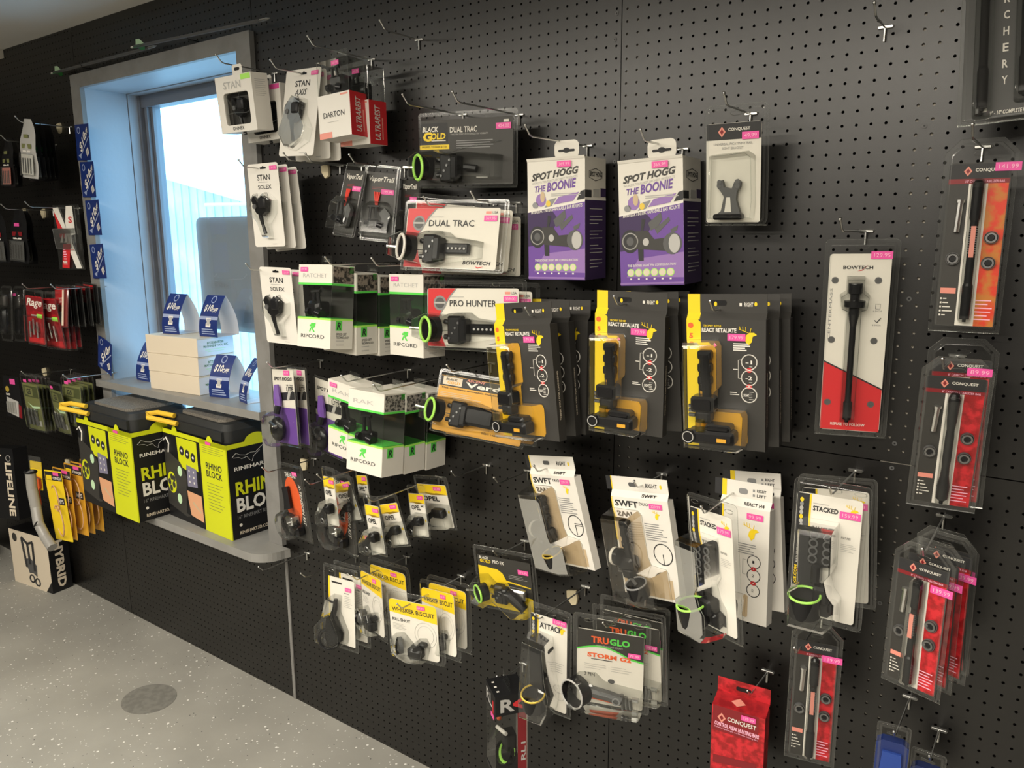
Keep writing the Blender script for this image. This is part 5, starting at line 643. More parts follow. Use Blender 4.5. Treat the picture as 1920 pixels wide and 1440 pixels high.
def k_redcard(P, full=True):
    P.card('dred' if full else 'black', .02, .02, .98, .98, .002); q = MB(); P.rect(q, .05, .55, .70, .95, 'red', -.0004); P.text(q, 'MUZZY', .10, .62, .66, .74, 'white', -.0007, .02); P.rect(q, .1, .10, .6, .40, 'grey'); q.build('print', P.root, False); p = MB(); p.tube([(P.x(.80), -.008, P.z(.05)), (P.x(.80), -.008, P.z(.92))], .004, 'cream' if full else 'steel', 6); p.build('arrow_tool', P.root); c = MB(); P.clam(c, .006, .003, ridge=.004); c.build('clear_shell', P.root)
def k_blackcard(P):
    P.card('black', .03, .02, .97, .96, .004); q = MB(); q.poly(ell(P.x(.24), P.z(.66), .018, .013, 12), -.0006, 'gold'); P.poly(q, [(.10, .12), (.72, .04), (.80, .40), (.14, .48)], 'lgrey'); P.lines(q, .14, .52, .50, .58, 2, 'white'); P.poly(q, [(.74, .04), (.90, .02), (.94, .30), (.80, .34)], 'dred'); P.rect(q, .44, .78, .74, .90, 'pink'); q.build('print', P.root, False); p = MB()
    for k in range(4): p.tube([(P.x(.22 + .13 * k), -.006, P.z(.14)), (P.x(.22 + .13 * k), -.006, P.z(.38))], .005, 'steel', 6)
    p.build('field_points', P.root)
def k_green(P, full=True):
    P.card('olive', .06, .03, .94, .84, .008); q = MB(); P.rect(q, .10, .60, .90, .80, 'dolive'); P.poly(q, [(.16, .64), (.60, .62), (.62, .76), (.20, .78)], 'olive', -.0006); P.text(q, 'G5', .28, .65, .52, .75, 'ink', -.0009, .03); P.poly(q, [(.20, .50), (.50, .44), (.9, .46), (.9, .43), (.5, .40)], 'gwhite'); P.rect(q, .62, .10, .84, .20, 'lgrey'); q.build('print', P.root, False); p = MB()
    for k in range(3): x = P.x(.30 + .2 * k); p.tube([(x, -.008, P.z(.12)), (x, -.008, P.z(.40))], .006, 'dgrey', 6); p.prism([(x, P.z(.44)), (x + .012, P.z(.28)), (x - .012, P.z(.28))], -.012, -.010, 'steel')
    p.build('broadheads', P.root); c = MB(); P.clam(c, .010, .004); c.bubble(P.pts([(.10, .05), (.90, .05), (.90, .40), (.10, .40)]), 0, .018, 'clear'); c.build('clear_shell', P.root); P.price(.2, .86, '', wd=.03, ht=.012, txt=False)
def k_harness(P, full=True):
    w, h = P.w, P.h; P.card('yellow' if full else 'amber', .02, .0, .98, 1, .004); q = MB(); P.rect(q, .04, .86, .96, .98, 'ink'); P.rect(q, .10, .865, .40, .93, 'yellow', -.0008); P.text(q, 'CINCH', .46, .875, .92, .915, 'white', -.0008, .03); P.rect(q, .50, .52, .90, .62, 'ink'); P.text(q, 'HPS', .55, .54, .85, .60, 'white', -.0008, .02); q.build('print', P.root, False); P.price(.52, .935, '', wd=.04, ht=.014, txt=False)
    p = MB()
    for cz, rx, rz in ((.62, .38, .18), (.30, .42, .22)): p.tube([(P.x(.55) + w * rx * math.cos(a), -.010 - .016 * math.cos(a), P.z(cz) + h * rz * math.sin(a)) for a in [k * .41888 for k in range(16)]], .0028, 'tancord', 6)
    p.build('cord_loops', P.root)
def k_orange(P):
    P.card('yellow', .05, .45, .95, 1, .004); p = MB(); w, h = P.w, P.h; p.prism(P.pts([(.10, .62), (.40, .74), (.86, .70), (.92, .52), (.74, .44), (.80, .20), (.66, .02), (.46, .04), (.30, .30), (.16, .44)]), -.014, -.003, 'orred'); p.torus((P.x(.28), -.012, P.z(.50)), (0, 1, 0), .014, .005, 'orred', 14); p.tube([(P.x(.42), -.016, P.z(.66)), (P.x(.80), -.016, P.z(.34))], .006, 'orange', 7); p.build('release_strap', P.root)
    c = MB(); P.rect(c, .02, .86, .98, 1.1, 'bag', -.003); c.build('header', P.root, False)

# ---------------------------------------------------------------- placing the packs
REAR = {'axis2': .6, 'axis3': .6, 'solA2': .7, 'solA3': .7, 'solB2': .8, 'vap1': .9, 'vap2': .7, 'vap3': .6, 'bt2': .5, 'bt3': .45, 'ph2': .45, 'sh2': .6, 'verd2': .4, 'stR2': .55, 'op2': .8, 'op3': .8, 'op5': .7, 'op6': .8, 'op7': .8, 'dr2': .6, 'wbR2': .8, 'wbR3': .7, 'wbL2': .8, 'tg2': .6, 'tg3': .4, 'h42': .75, 'tu2': .5}
for k_ in ('fl2', 'fl3', 'fl4', 'fl5', 'ra3', 'ra4', 'ra5', 'rc2', 'rc3', 'rc4', 'rc5', 'rc6', 'gr2', 'gr3', 'gr4', 'gg3', 'gg4', 'gg5', 'ye2', 'ye3', 'ye4', 'ye5'): REAR[k_] = .6
def put(key, fn, name, label, cat, group=None, *a, **k):
    P = Pack(key, name, label, cat, group); fn(P, *a, **k)
    if key in REAR:
        for c in P.root.children: c.scale.y = REAR[key]      # packs further back on a hook nest flat into each other
    return P
G = 'release aid boxes by the window'
put('onnex1', k_windowbox, 'release_aid_box', 'white window box with green sticker hanging in front of the window glass', 'box', G)
put('onnex2', k_windowbox, 'release_aid_box', 'white window box with pink sticker hanging behind the green-stickered box', 'box', G, sticker='pink')
G = 'three tall white release aid cards'
put('axis1', k_relcard, 'release_aid_card', 'front tall white card with claw-shaped grey release aid beside the window box', 'card', G, 'AXIS', '249.99')
put('axis2', k_relcard, 'release_aid_card', 'middle tall white card mostly hidden behind the claw-shaped release aid card', 'card', G, 'AXIS', '249.99', full=False)
put('axis3', k_relcard, 'release_aid_card', 'rearmost tall white card against the pegboard behind the claw release aid', 'card', G, 'AXIS', '249.99', full=False)
G = 'clear topped arrow rest boxes with red sides'
put('dart1', k_darton, 'arrow_rest_box', 'front clear-topped box with white front and red side near the ceiling', 'box', G, '169.99')
put('dart2', k_darton, 'arrow_rest_box', 'rear clear-topped box showing only its red side, close to the pegboard', 'box', G, '169.99')
G = 'upper white release cards at the window edge'
for k, (w_, full) in enumerate((('nearest', True), ('middle', True), ('rearmost', True))): put('solA%d' % (k + 1), k_relcard, 'release_aid_card', '%s of the three upper white cards with black V-shaped release, overlapping the window glass' % w_, 'card', G, 'SOLEX', '139.99', full=full)
G = 'lower white release cards at the window edge'
for k, w_ in enumerate(('front', 'rear')): put('solB%d' % (k + 1), k_relcard, 'release_aid_card', '%s of the two lower white cards with black V-shaped release beside green-striped boxes' % w_, 'card', G, 'SOLEX', '139.99')
G = 'dark clamshells with red cords'
put('vap1', k_vapor, 'arrow_rest_pack', 'leftmost dark clamshell with red cords, tilted towards the window', 'pack', G, '99.99')
put('vap2', k_vapor, 'arrow_rest_pack', 'middle dark clamshell with red cords and silver lever', 'pack', G, '199.99')
put('vap3', k_vapor, 'arrow_rest_pack', 'rearmost dark clamshell half hidden behind the red and white sight pack', 'pack', G, '99.99', cords=False)
put('bg', k_bg, 'bow_sight_pack', 'wide black clamshell with yellow strip and green-ringed bow sight on two hooks', 'pack', None, '424.00')
G = 'wide red and white sight packs, upper row'
for k, w_ in enumerate(('front', 'middle', 'rearmost')): put('bt%d' % (k + 1), k_bowtech, 'bow_sight_pack', '%s of three wide red and white clamshells with white-ringed bow sight' % w_, 'pack', G, 'DUAL TRAC', '369.95', 'white', full=(k == 0))
G = 'wide red and white sight packs, lower row'
for k, w_ in enumerate(('front', 'rear')): put('ph%d' % (k + 1), k_bowtech, 'bow_sight_pack', '%s of two red and white clamshells with green-ringed sight above the orange pack' % w_, 'pack', G, 'PRO HUNTER', '339.00', 'lime', full=(k == 0), bowtech=False)
G = 'upper white and green arrow rest boxes'
for k, w_ in enumerate(('nearest', 'second', 'third')): put('rat%d' % (k + 1), k_ripcord, 'arrow_rest_box', '%s of three upper white boxes with bark-patterned side on the left hook' % w_, 'box', G, 'RATCHET', '179.99' if k == 0 else '', gl='clear' if k < 2 else 'cleargreen')
put('rat4', k_ripcord, 'arrow_rest_box', 'upper white box with dark green window, alone right of the bark-patterned boxes', 'box', G, 'RATCHET', '179.99', gl='cleargreen')
G = 'lower white and green arrow rest boxes'
for k, w_ in enumerate(('nearest', 'second', 'rearmost')): put('rak%d' % (k + 1), k_ripcord, 'arrow_rest_box', '%s of three lower white boxes with black speckled side on the long hook' % w_, 'box', G, 'RAK', '', 'wcamo')
put('rak4', k_ripcord, 'arrow_rest_box', 'lower white box with pink sticker, half hidden left of the speckled-side boxes', 'box', G, 'RAK', '129.99', 'wcamo')
G = 'purple and white arrow rest packs'
put('sh1', k_purple, 'arrow_rest_pack', 'front purple and white clamshell with black bubble at the casing edge', 'pack', G, '94.99'); put('sh2', k_purple, 'arrow_rest_pack', 'rear purple and white clamshell just behind the casing-edge one', 'pack', G, '94.99')
put('sh3', k_purple, 'arrow_rest_pack', 'purple and white clamshell with black bubble partly behind the green-striped boxes', 'pack', G, '94.99')
G = 'orange movable sight packs'
put('verd1', k_verdict, 'bow_sight_pack', 'front orange clamshell with green-ringed sight left of the yellow boxes', 'pack', G, ''); put('verd2', k_verdict, 'bow_sight_pack', 'rear orange clamshell of which only the lower right edge shows', 'pack', G, '', full=False)
for g, w_ in ((1, 'left'), (2, 'middle'), (3, 'right')):
    for k, q_ in enumerate(('front', 'second', 'rearmost')): put('re%d%d' % (g, k + 1), k_react, 'bow_sight_box', '%s charcoal and yellow sight box of the %s stack of three' % (q_, w_), 'box', 'charcoal and yellow sight boxes', '179.99', full=(k == 0))
put('sw1', k_swft, 'bow_sight_box', 'white sight box with two-pin circle and gold-rimmed housing, tilted', 'box', 'white tilted sight boxes', 'TRIO', '239.99', 'white', 'gold'); put('sw2', k_swft, 'bow_sight_box', 'white sight box with single-pin circle and big white wheel', 'box', 'white tilted sight boxes', 'DUO', '229.99', 'white', 'grey')
put('stL', k_stacked, 'bow_sight_pack', 'turned white clamshell with green-rimmed sight in front of white boxes', 'pack', 'black and white stacked-pin sight packs', 'STACKED', '179.99')
G = 'white sight boxes with red buttons'
put('h41', k_h4, 'bow_sight_box', 'front white box with three circles and red buttons behind the turned clamshell', 'box', G, '99.99'); put('h42', k_h4, 'bow_sight_box', 'rear white box with only its top flap and right edge showing', 'box', G, '99.99')
G = 'black and white stacked-pin sight packs'
put('stR1', k_stacked, 'bow_sight_pack', 'front white clamshell with black sight and green rim above the red stabilizer pack', 'pack', G, 'STACKED', '159.99'); put('stR2', k_stacked, 'bow_sight_pack', 'rear clamshell behind the large white one with black sight', 'pack', G, 'STACKED', '159.99')
CS = 'black and red stabilizer packs'
put('cqL1', k_conquest, 'stabilizer_pack', 'black and red stabilizer clamshell at the bottom edge under the white sight packs', 'pack', CS, '119.99', 0, pv=(.62, .755))
put('cqM1', k_conquest, 'stabilizer_pack', 'front black and red stabilizer clamshell with tapered bar on the right, middle row', 'pack', CS, '89.99', 1, pv=(.62, .90), decor=False); put('cqM2', k_conquest, 'stabilizer_pack', 'rear stabilizer clamshell peeking out behind the tapered-bar one', 'pack', CS, '', 1, full=False)
for k, w_ in enumerate(('front', 'second', 'third', 'rearmost')): put('cq8%d' % (k + 1), k_conquest, 'stabilizer_pack', '%s of four fanned black and red stabilizer clamshells at lower right' % w_, 'pack', CS, '139.99', 0, full=(k == 0), pv=(.66, .715))
put('cqT', k_conquest, 'stabilizer_pack', 'tall stabilizer clamshell with orange-red camo strip at the right edge', 'pack', CS, '141.99', 0, '10" CARBON STABILIZER BAR', 'orcamo', pv=(.70, .835))
def k_hunter(P):
    P.card('dgrey', .05, .03, 1, .97, .004); q = MB(); P.text(q, '9" - 10" COMPLETE HUNTER', .40, .045, .98, .07, 'white', -.0007, .03, .15)
    for k, ch in enumerate('YREHCRA'): P.text(q, ch, .53, .22 + .098 * k, .60, .27 + .098 * k, 'white', -.0007, .02)
    P.text(q, 'T', .54, .92, .60, .965, 'white', -.0007, .02); P.rect(q, .26, .07, .36, .30, 'white'); q.build('print', P.root, False); p = MB(); bar_prof(p, P.x(.30), P.z(.06), P.z(.99), -.012, 0); bar_prof(p, P.x(.80), P.z(.12), P.z(.99), -.012, 0); p.tube([(P.x(.26), -.006, P.z(.05)), (P.x(.26), -.006, P.z(.13))], .0055, 'dsteel', 8); p.build('stabilizer_bars', P.root); c = MB(); P.clam(c, .006, .005); c.bubble(rrect(P.x(.18), P.x(.42), P.z(.03), P.z(.97), .006), 0, .028, 'clear', (.97, .94, .88)); c.bubble(rrect(P.x(.68), P.x(.92), P.z(.10), P.z(.97), .006), 0, .028, 'clear', (.97, .94, .88)); c.build('clear_shell', P.root)
put('cqH', k_hunter, 'stabilizer_pack', 'grey clamshell with two black bars cut off at the top right corner', 'pack', CS)
put('brk', k_bracket, 'sight_bracket_pack', 'white clamshell with black banner holding a small black rail bracket', 'pack', None, '49.99'); put('bow', k_bowbar, 'stabilizer_pack', 'tall white and red clamshell with one long black stabilizer rod', 'pack', None, '129.95')
G = 'purple and white sight boxes'
put('booL', k_boonie, 'bow_sight_box', 'left of the two purple and white boxes with hang tab', 'box', G, '369.99', .100); put('booR', k_boonie, 'bow_sight_box', 'right of the two purple and white boxes with hang tab', 'box', G, '369.99', .112)
G = 'orange and black arrow rest packs'
put('xt1', k_xten, 'arrow_rest_pack', 'orange and black bubble pack hanging beside the casing over the lower shelf', 'pack', G, '19.99'); put('xt2', k_xten, 'arrow_rest_pack', 'orange and black bubble pack half hidden below the yellow-topped packs', 'pack', G, '19.99')
G = 'yellow topped arrow rest packs'
for k, lb in enumerate(('leftmost yellow-topped pack, turned edge-on', 'yellow-topped pack just right of the edge-on left one', 'yellow-topped pack behind, under the white green-striped box', 'lowest yellow-topped pack, turned edge-on with long clear bubble', 'yellow-topped pack next to the lowest edge-on one', 'yellow-topped pack facing forward, second from the right', 'rightmost yellow-topped pack near the empty hooks')): put('op%d' % (k + 1), k_opel, 'arrow_rest_pack', lb, 'pack', G, '54.99', ims=k in (1, 2, 5))
G = 'plain white arrow rest packs'
put('dr1', k_drop, 'arrow_rest_pack', 'front tall white pack with black drop-away rest at the lower left', 'pack', G, '94.99'); put('dr2', k_drop, 'arrow_rest_pack', 'rear tall white pack behind the black drop-away rest', 'pack', G, '94.99')
G = 'white packs with yellow arched top'
put('wbL1', k_biscuit, 'arrow_rest_pack', 'turned white pack with yellow arched top beside the tall white packs', 'pack', G, '44.99'); put('wbL2', k_biscuit, 'arrow_rest_pack', 'rear yellow-arched pack of the left pair', 'pack', G, '44.99')
for k, w_ in enumerate(('front', 'middle', 'rearmost')): put('wbR%d' % (k + 1), k_biscuit, 'arrow_rest_pack', '%s yellow-arched pack of the right stack of three' % w_, 'pack', G, '64.99')
put('pfx', k_profx, 'bow_sight_pack', 'yellow and black clamshell with green-ringed sight below the empty hooks', 'pack', None, '174.95'); put('att', k_stacked, 'bow_sight_pack', 'narrow white clamshell with charcoal grip shape and gold-rimmed sight', 'pack', None, 'ATTACK', '109.99')
G = 'orange and green lettered sight packs'
for k, w_ in enumerate(('front', 'middle', 'rearmost')): put('tg%d' % (k + 1), k_truglo, 'bow_sight_pack', '%s of three clamshells with orange and green lettering and green arc' % w_, 'pack', G, '79.99')
put('rl', k_rl, 'bow_sight_box', 'black and clear box with red side hanging at the bottom edge, corner forward', 'box'); put('cqBox', k_redbox, 'stabilizer_box', 'red box with hanging flap at the bottom edge', 'box', None, '139.99')
G = 'blue strap packs'; put('bl1', k_blue, 'wrist_sling_pack', 'left blue strap pack at the bottom right corner', 'pack', G); put('bl2', k_blue, 'wrist_sling_pack', 'right, lower blue strap pack at the bottom right corner', 'pack', G)
# far left
G = 'pouches in the top left row'
put('fl1', k_bag, 'fletching_pouch', 'silver front pouch in the top left row', 'pouch', G, 'lgrey', 'olive', 'white')
for k, w_ in enumerate(('second', 'third', 'fourth', 'rearmost')): put('fl%d' % (k + 2), k_bag, 'fletching_pouch', '%s pouch behind the silver front pouch, black' % w_, 'pouch', G, 'black', 'dgreen', 'grey')
put('fl0', k_bag, 'fletching_pouch', 'black pouch at the left edge of the top left row', 'pouch', G, 'black', 'olive', 'salmon'); put('fl0b', k_bag, 'fletching_pouch', 'black pouch just behind the left-edge one in the top row', 'pouch', G, 'black', 'char', 'grey')
G = 'dark pouches with red heads'
put('rb1', k_bag, 'nock_pouch', 'dark pouch with red head and pink sticker left of the Y-shaped card', 'pouch', G, 'black', 'dred', 'dgrey', 'pink'); put('rb2', k_bag, 'nock_pouch', 'dark pouch behind the red-headed pouch', 'pouch', G, 'black', 'navy', 'char'); put('rb0', k_bag, 'nock_pouch', 'dark red-headed pouch cut by the left edge', 'pouch', G, 'black', 'dred', 'dgrey')
put('yc', k_ycard, 'vane_card', 'clear card with red and white crossed strips left of the window casing', 'card')
G = 'long clear cases'; put('tu1', k_tube, 'broadhead_case_pack', 'clear domed case pack at the left edge', 'pack', G); put('tu2', k_tube, 'broadhead_case_pack', 'clear domed case pack, second from the left edge', 'pack', G)
G = 'dark red broadhead packs'; put('ra1', k_rage, 'broadhead_pack', 'left dark red broadhead pack with white script', 'pack', G); put('ra2', k_rage, 'broadhead_pack', 'right dark red broadhead pack with white script and green sticker', 'pack', G)
for k, w_ in enumerate(('first', 'second', 'third')): put('ra%d' % (k + 3), k_rage, 'broadhead_pack', '%s broadhead pack edge behind the right script pack' % w_, 'pack', G)
G = 'red tool cards'; put('rc1', k_redcard, 'arrow_tool_card', 'front red tool card with cream stick near the casing', 'card', G)
for k, w_ in enumerate(('second', 'third', 'fourth', 'fifth', 'rearmost')): put('rc%d' % (k + 2), k_redcard, 'arrow_tool_card', '%s tool card behind the red one with cream stick' % w_, 'card', G, False)
put('bk1', k_blackcard, 'field_point_card', 'black card with silver points in the lower row at the left edge', 'card')
G = 'olive green broadhead packs'
for p_, n_, wl_ in (('gr', 4, 'left olive stack'), ('gg', 5, 'right olive stack behind the yellow rope handle')):
    for k in range(n_): put('%s%d' % (p_, k + 1), k_green, 'broadhead_pack', '%s pack of the %s' % (('front', 'second', 'third', 'fourth', 'rearmost')[k], wl_), 'pack', G)
G = 'yellow cord packs'
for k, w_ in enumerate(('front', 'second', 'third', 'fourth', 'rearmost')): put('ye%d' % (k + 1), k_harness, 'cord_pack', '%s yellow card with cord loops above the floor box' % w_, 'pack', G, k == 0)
put('or1', k_orange, 'release_strap_pack', 'orange strap piece on a yellow card beside the black lettered box', 'pack')
def k_life(P):
    w, h, d = P.w, P.h, .07; MB().box(-w / 2, w / 2, 0, d, 0, h, 'black').build('carton', P.root, False); q = MB(); P.text(q, 'LIFELINE', .62, .05, .88, .80, 'cream', -.0007, .03, 0, -90); q.torus((P.x(.78), -.0006, P.z(.86)), (0, 1, 0), .014, .001, 'lgrey', 16, 4); P.text(q, 'A', .2, .84, .5, .95, 'cream', -.0007, .02, 0, -90); q.build('print', P.root, False)
put('ll', k_life, 'safety_line_box', 'black box with vertical cream lettering at the left edge', 'box')
# grey hose hanging in front of the yellow cards
hs = thing('grey_hose', 'bent grey plastic tube hanging before the yellow cord cards', 'tube', None, Matrix.Translation((-2.62, -.245, .42)))
MB().tube([(-.045, 0, .255), (-.05, 0, .18), (-.035, 0, .10), (-.005, -.01, .04), (.045, -.01, -.01), (.10, -.01, -.045)], .021, 'tube', 10).build('pipe', hs); MB().torus((-.045, 0, .255), (0, .1, 1), .020, .006, 'black').build('collar', hs); MB().tube([(.0, -.032, .03), (.035, -.03, .06)], .003, 'black', 5).build('tie', hs)

# ---------------------------------------------------------------- peg hooks
HOOKS = [('onnex', -1.22, 2.144, 0.2), ('axis', -0.981, 2.1, 0.2), ('ultra', -0.804, 2.13, 0.22), ('e4', -0.629, 2.156, 0.141), ('solA', -1.15, 1.853, 0.2), ('u1', -0.949, 1.859, 0.2), ('u2', -0.86, 1.852, 0.2), ('solB', -1.149, 1.561, 0.2), ('vap', -0.694, 1.839, 0.2), ('bg1', -0.486, 1.958, 0.22), ('bg2', -0.311, 1.942, 0.25), ('bt1', -0.466, 1.729, 0.18), ('bt2', -0.321, 1.736, 0.18), ('booL', -0.12, 1.857, 0.25), ('booR', 0.114, 1.835, 0.2), ('brk', 0.257, 1.893, 0.15), ('bow', 0.489, 1.661, 0.2), ('e13', 0.495, 2.02, 0.1), ('cqT', 0.666, 1.802, 0.17), ('cqM', 0.659, 1.438, 0.19), ('rat4', -0.577, 1.585, 0.25), ('verd', -0.404, 1.328, 0.18), ('re3', 0.275, 1.516, 0.22), ('re2', 0.074, 1.517, 0.22), ('re1', -0.142, 1.483, 0.22), ('sw1', -0.168, 1.106, 0.15), ('sw2', 0.088, 1.113, 0.14), ('stL', 0.294, 1.136, 0.27), ('stR', 0.503, 1.194, 0.2), ('cqL', 0.461, 0.87, 0.2), ('cq8', 0.664, 1.134, 0.25), ('op1', -0.811, 0.998, 0.26), ('op2', -0.939, 0.944, 0.2), ('opR', -0.597, 0.983, 0.28), ('e552', -1.201, 0.605, 0.194), ('drop', -0.959, 0.656, 0.22), ('wbL', -0.736, 0.707, 0.22), ('wbR', -0.523, 0.7, 0.26), ('att', -0.111, 0.78, 0.23), ('tg', 0.056, 0.802, 0.21), ('rl', -0.307, 0.501, 0.12), ('e846', -0.425, 1.047, 0.148), ('e926', -0.288, 1.055, 0.148), ('xt', -1.138, 0.946, 0.2), ('sh', -1.08, 1.276, 0.2), ('rak', -0.547, 1.281, 0.29), ('rat1', -0.699, 1.587, 0.29), ('rakL', -0.706, 1.282, 0.25), ('bl1', 0.637, 0.748, 0.17), ('bl2', 0.693, 0.698, 0.13), ('pfx', -0.299, 0.859, 0.14), ('cqB', 0.355, 0.706, 0.13), ('fl', -2.519, 2.093, 0.2), ('y', -2.521, 1.776, 0.2), ('rb', -2.737, 1.773, 0.2), ('rc', -2.388, 1.462, 0.2), ('gr', -2.745, 1.087, 0.2), ('gg', -2.373, 1.11, 0.2), ('ye', -2.738, 0.63, 0.2), ('cqH', 0.658, 2.039, 0.15), ('fl0', -2.659, 2.034, 0.2), ('ra', -2.633, 1.456, 0.2)]
EMPTY = {'e4': 'empty hook near the ceiling right of the red-sided boxes', 'e13': 'empty hook near the top right, over the bare pegboard', 'e846': 'left of the two empty hooks under the orange pack', 'e926': 'right of the two empty hooks under the orange pack', 'e552': 'long empty hook just right of the lower shelf corner', 'u1': 'left empty hook under the tall claw release cards', 'u2': 'right empty hook under the tall claw release cards'}
OF = {'onnex': 'the white window boxes', 'axis': 'the claw release cards', 'ultra': 'the red-sided clear boxes', 'solA': 'the upper V-release cards', 'solB': 'the lower V-release cards', 'vap': 'the red-cord clamshells', 'bg1': 'the black yellow-strip sight pack, left one', 'bg2': 'the black yellow-strip sight pack, right one', 'bt1': 'the white-ringed sight packs, left one', 'bt2': 'the white-ringed sight packs, right one', 'booL': 'the left purple box', 'booR': 'the right purple box', 'brk': 'the rail bracket pack', 'bow': 'the tall white and red rod pack', 'cqT': 'the orange-camo stabilizer pack', 'cqM': 'the tapered-bar stabilizer packs', 'rat4': 'the dark green window box', 'verd': 'the orange sight packs', 're1': 'the left yellow-edged boxes', 're2': 'the middle yellow-edged boxes', 're3': 'the right yellow-edged boxes', 'sw1': 'the two-pin white box', 'sw2': 'the single-pin white box', 'stL': 'the turned clamshell and white boxes', 'stR': 'the large white sight clamshells', 'cqL': 'the bottom stabilizer pack', 'cq8': 'the fanned stabilizer packs', 'op1': 'the left yellow-topped packs', 'op2': 'the half-hidden orange pack', 'opR': 'the right yellow-topped packs', 'drop': 'the tall white drop-away packs', 'wbL': 'the left yellow-arched pair', 'wbR': 'the right yellow-arched stack', 'att': 'the narrow grip-shaped sight pack', 'tg': 'the orange-green lettered packs', 'rl': 'the black and clear corner-forward box', 'xt': 'the orange pack beside the casing', 'sh': 'the casing-edge purple packs', 'rak': 'the speckled-side boxes', 'rat1': 'the bark-patterned boxes', 'rakL': 'the half-hidden lower white box', 'bl1': 'the left blue strap pack', 'bl2': 'the right blue strap pack', 'pfx': 'the yellow and black sight pack', 'cqB': 'the red box', 'fl': 'the silver pouch stack', 'y': 'the crossed-strip card', 'rb': 'the red-headed pouches', 'rc': 'the red tool cards', 'gr': 'the left olive packs', 'gg': 'the right olive packs', 'ye': 'the yellow cord cards', 'cqH': 'the two-bar corner pack', 'fl0': 'the left-edge top pouches', 'ra': 'the script broadhead packs'}
plate = None
for n_, x, z, L in HOOKS:
    zb = z - .020
    r = thing('peg_hook', EMPTY[n_] if n_ in EMPTY else 'steel hook holding ' + OF[n_], 'hook', 'steel pegboard hooks', Matrix.Translation((x, 0, zb)))
    MB().tube([(0, .004, .0), (0, -L * .5, .001), (0, -L + .024, .001), (0, -L + .015, .004), (0, -L + .004, .016), (0, -L, .020)], .0019, 'steel', 7).build('wire', r)
    MB().ball((0, -L, .0205), .0032, 'steel', 8, 5).build('tip', r)
    if plate is None:
        p = MB(); p.bbox(-.013, .013, -.004, -.0005, -.002, .0035, 'steel', .001); p.tube([(0, -.003, 0), (0, -.0035, -.024)], .0022, 'steel', 6); p.tube([(-.013, -.002, .001), (-.015, .006, .003)], .0016, 'steel', 5); p.tube([(.013, -.002, .001), (.015, .006, .003)], .0016, 'steel', 5); plate = p.build('back_plate', r)
    else: c = plate.copy(); COL.objects.link(c); c.parent = r
G = 'cream plastic hook caps'
cap0 = None
for x, z, lb in ((-2.601, 2.077, 'cream hook cap right of the top left pouches'), (-1.009, 1.828, 'cream hook cap between the V-release cards and red-cord clamshells'), (-1.186, .901, 'cream hook cap above the orange pack at the casing'), (-.148, .724, 'cream hook cap above the narrow grip-shaped pack'), (-3.01, 1.749, 'cream hook cap behind the red-headed pouch'), (-2.827, 1.743, 'cream hook cap left of the crossed-strip card'), (-2.998, 1.033, 'cream hook cap above the left olive packs'), (-2.876, .618, 'cream hook cap above the yellow cord cards')):
    if cap0 is None: b = MB(); b.prism([(-.014, .016), (-.016, -.002), (-.004, -.022), (.010, -.018), (.016, 0), (.014, .018)], -.008, -.0005, 'cork'); cap0 = b.build('hook_cap'); o = cap0
    else: o = cap0.copy(); COL.objects.link(o)
    o.location = (x, 0, z); o.rotation_euler.y = random.uniform(-.2, .2); tag(o, lb, 'hook cap', G)

# ---------------------------------------------------------------- arrows over the window
def arrow(x0, x1, z0, z1, label, y=-.03):
    r = thing('arrow', label, 'arrow', 'arrows lying over the window casing', Matrix.Translation((x0, y, z0))); L = x1 - x0; dz = z1 - z0
    MB().tube([(.02, 0, dz * .02), (L - .05, 0, dz)], .0055, 'dgrey', 8).build('shaft', r); MB().tube([(0, 0, 0), (.02, 0, 0)], .0035, 'white', 6).build('nock', r); MB().tube([(L - .05, 0, dz), (L - .02, 0, dz), (L, 0, dz)], [.0045, .0045, .0008], 'steel', 8).build('point', r)
    for k in range(3):
        a = R_(90 + 120 * k); d = Vector((0, math.cos(a), math.sin(a))); v = MB(); v.add([(.03, 0, 0), (.085, 0, 0), (.055, d.y * .020, d.z * .020), (.032, d.y * .022, d.z * .022), (.03, d.y * .0005 - .0008, d.z * .0005 + .0004), (.085, -.0008, .0004), (.055, d.y * .020 - .0008, d.z * .020 + .0004), (.032, d.y * .022 - .0008, d.z * .022 + .0004)], [(0, 1, 2, 3), (7, 6, 5, 4), (1, 5, 6, 2), (3, 2, 6, 7), (0, 3, 7, 4)], 'dgreen' if k else 'gwhite'); v.build('vane', r, False)
    for t in (.14, .36): MB().tube([(L * t, 0, dz * t), (L * t + .004, 0, dz * t)], .005, 'white', 8).build('band', r)
arrow(-2.56, -1.80, 2.278, 2.277, 'dark arrow with green vanes over the left end of the window casing'); arrow(-1.92, -1.16, 2.284, 2.262, 'dark arrow with white-green vanes over the right half of the window casing', -.052)
for x in (-2.3, -1.6): MB().tube([(x, 0, 2.268), (x, -.038, 2.268), (x, -.042, 2.278)], .002, 'black', 5).build('arrow_peg', wall)

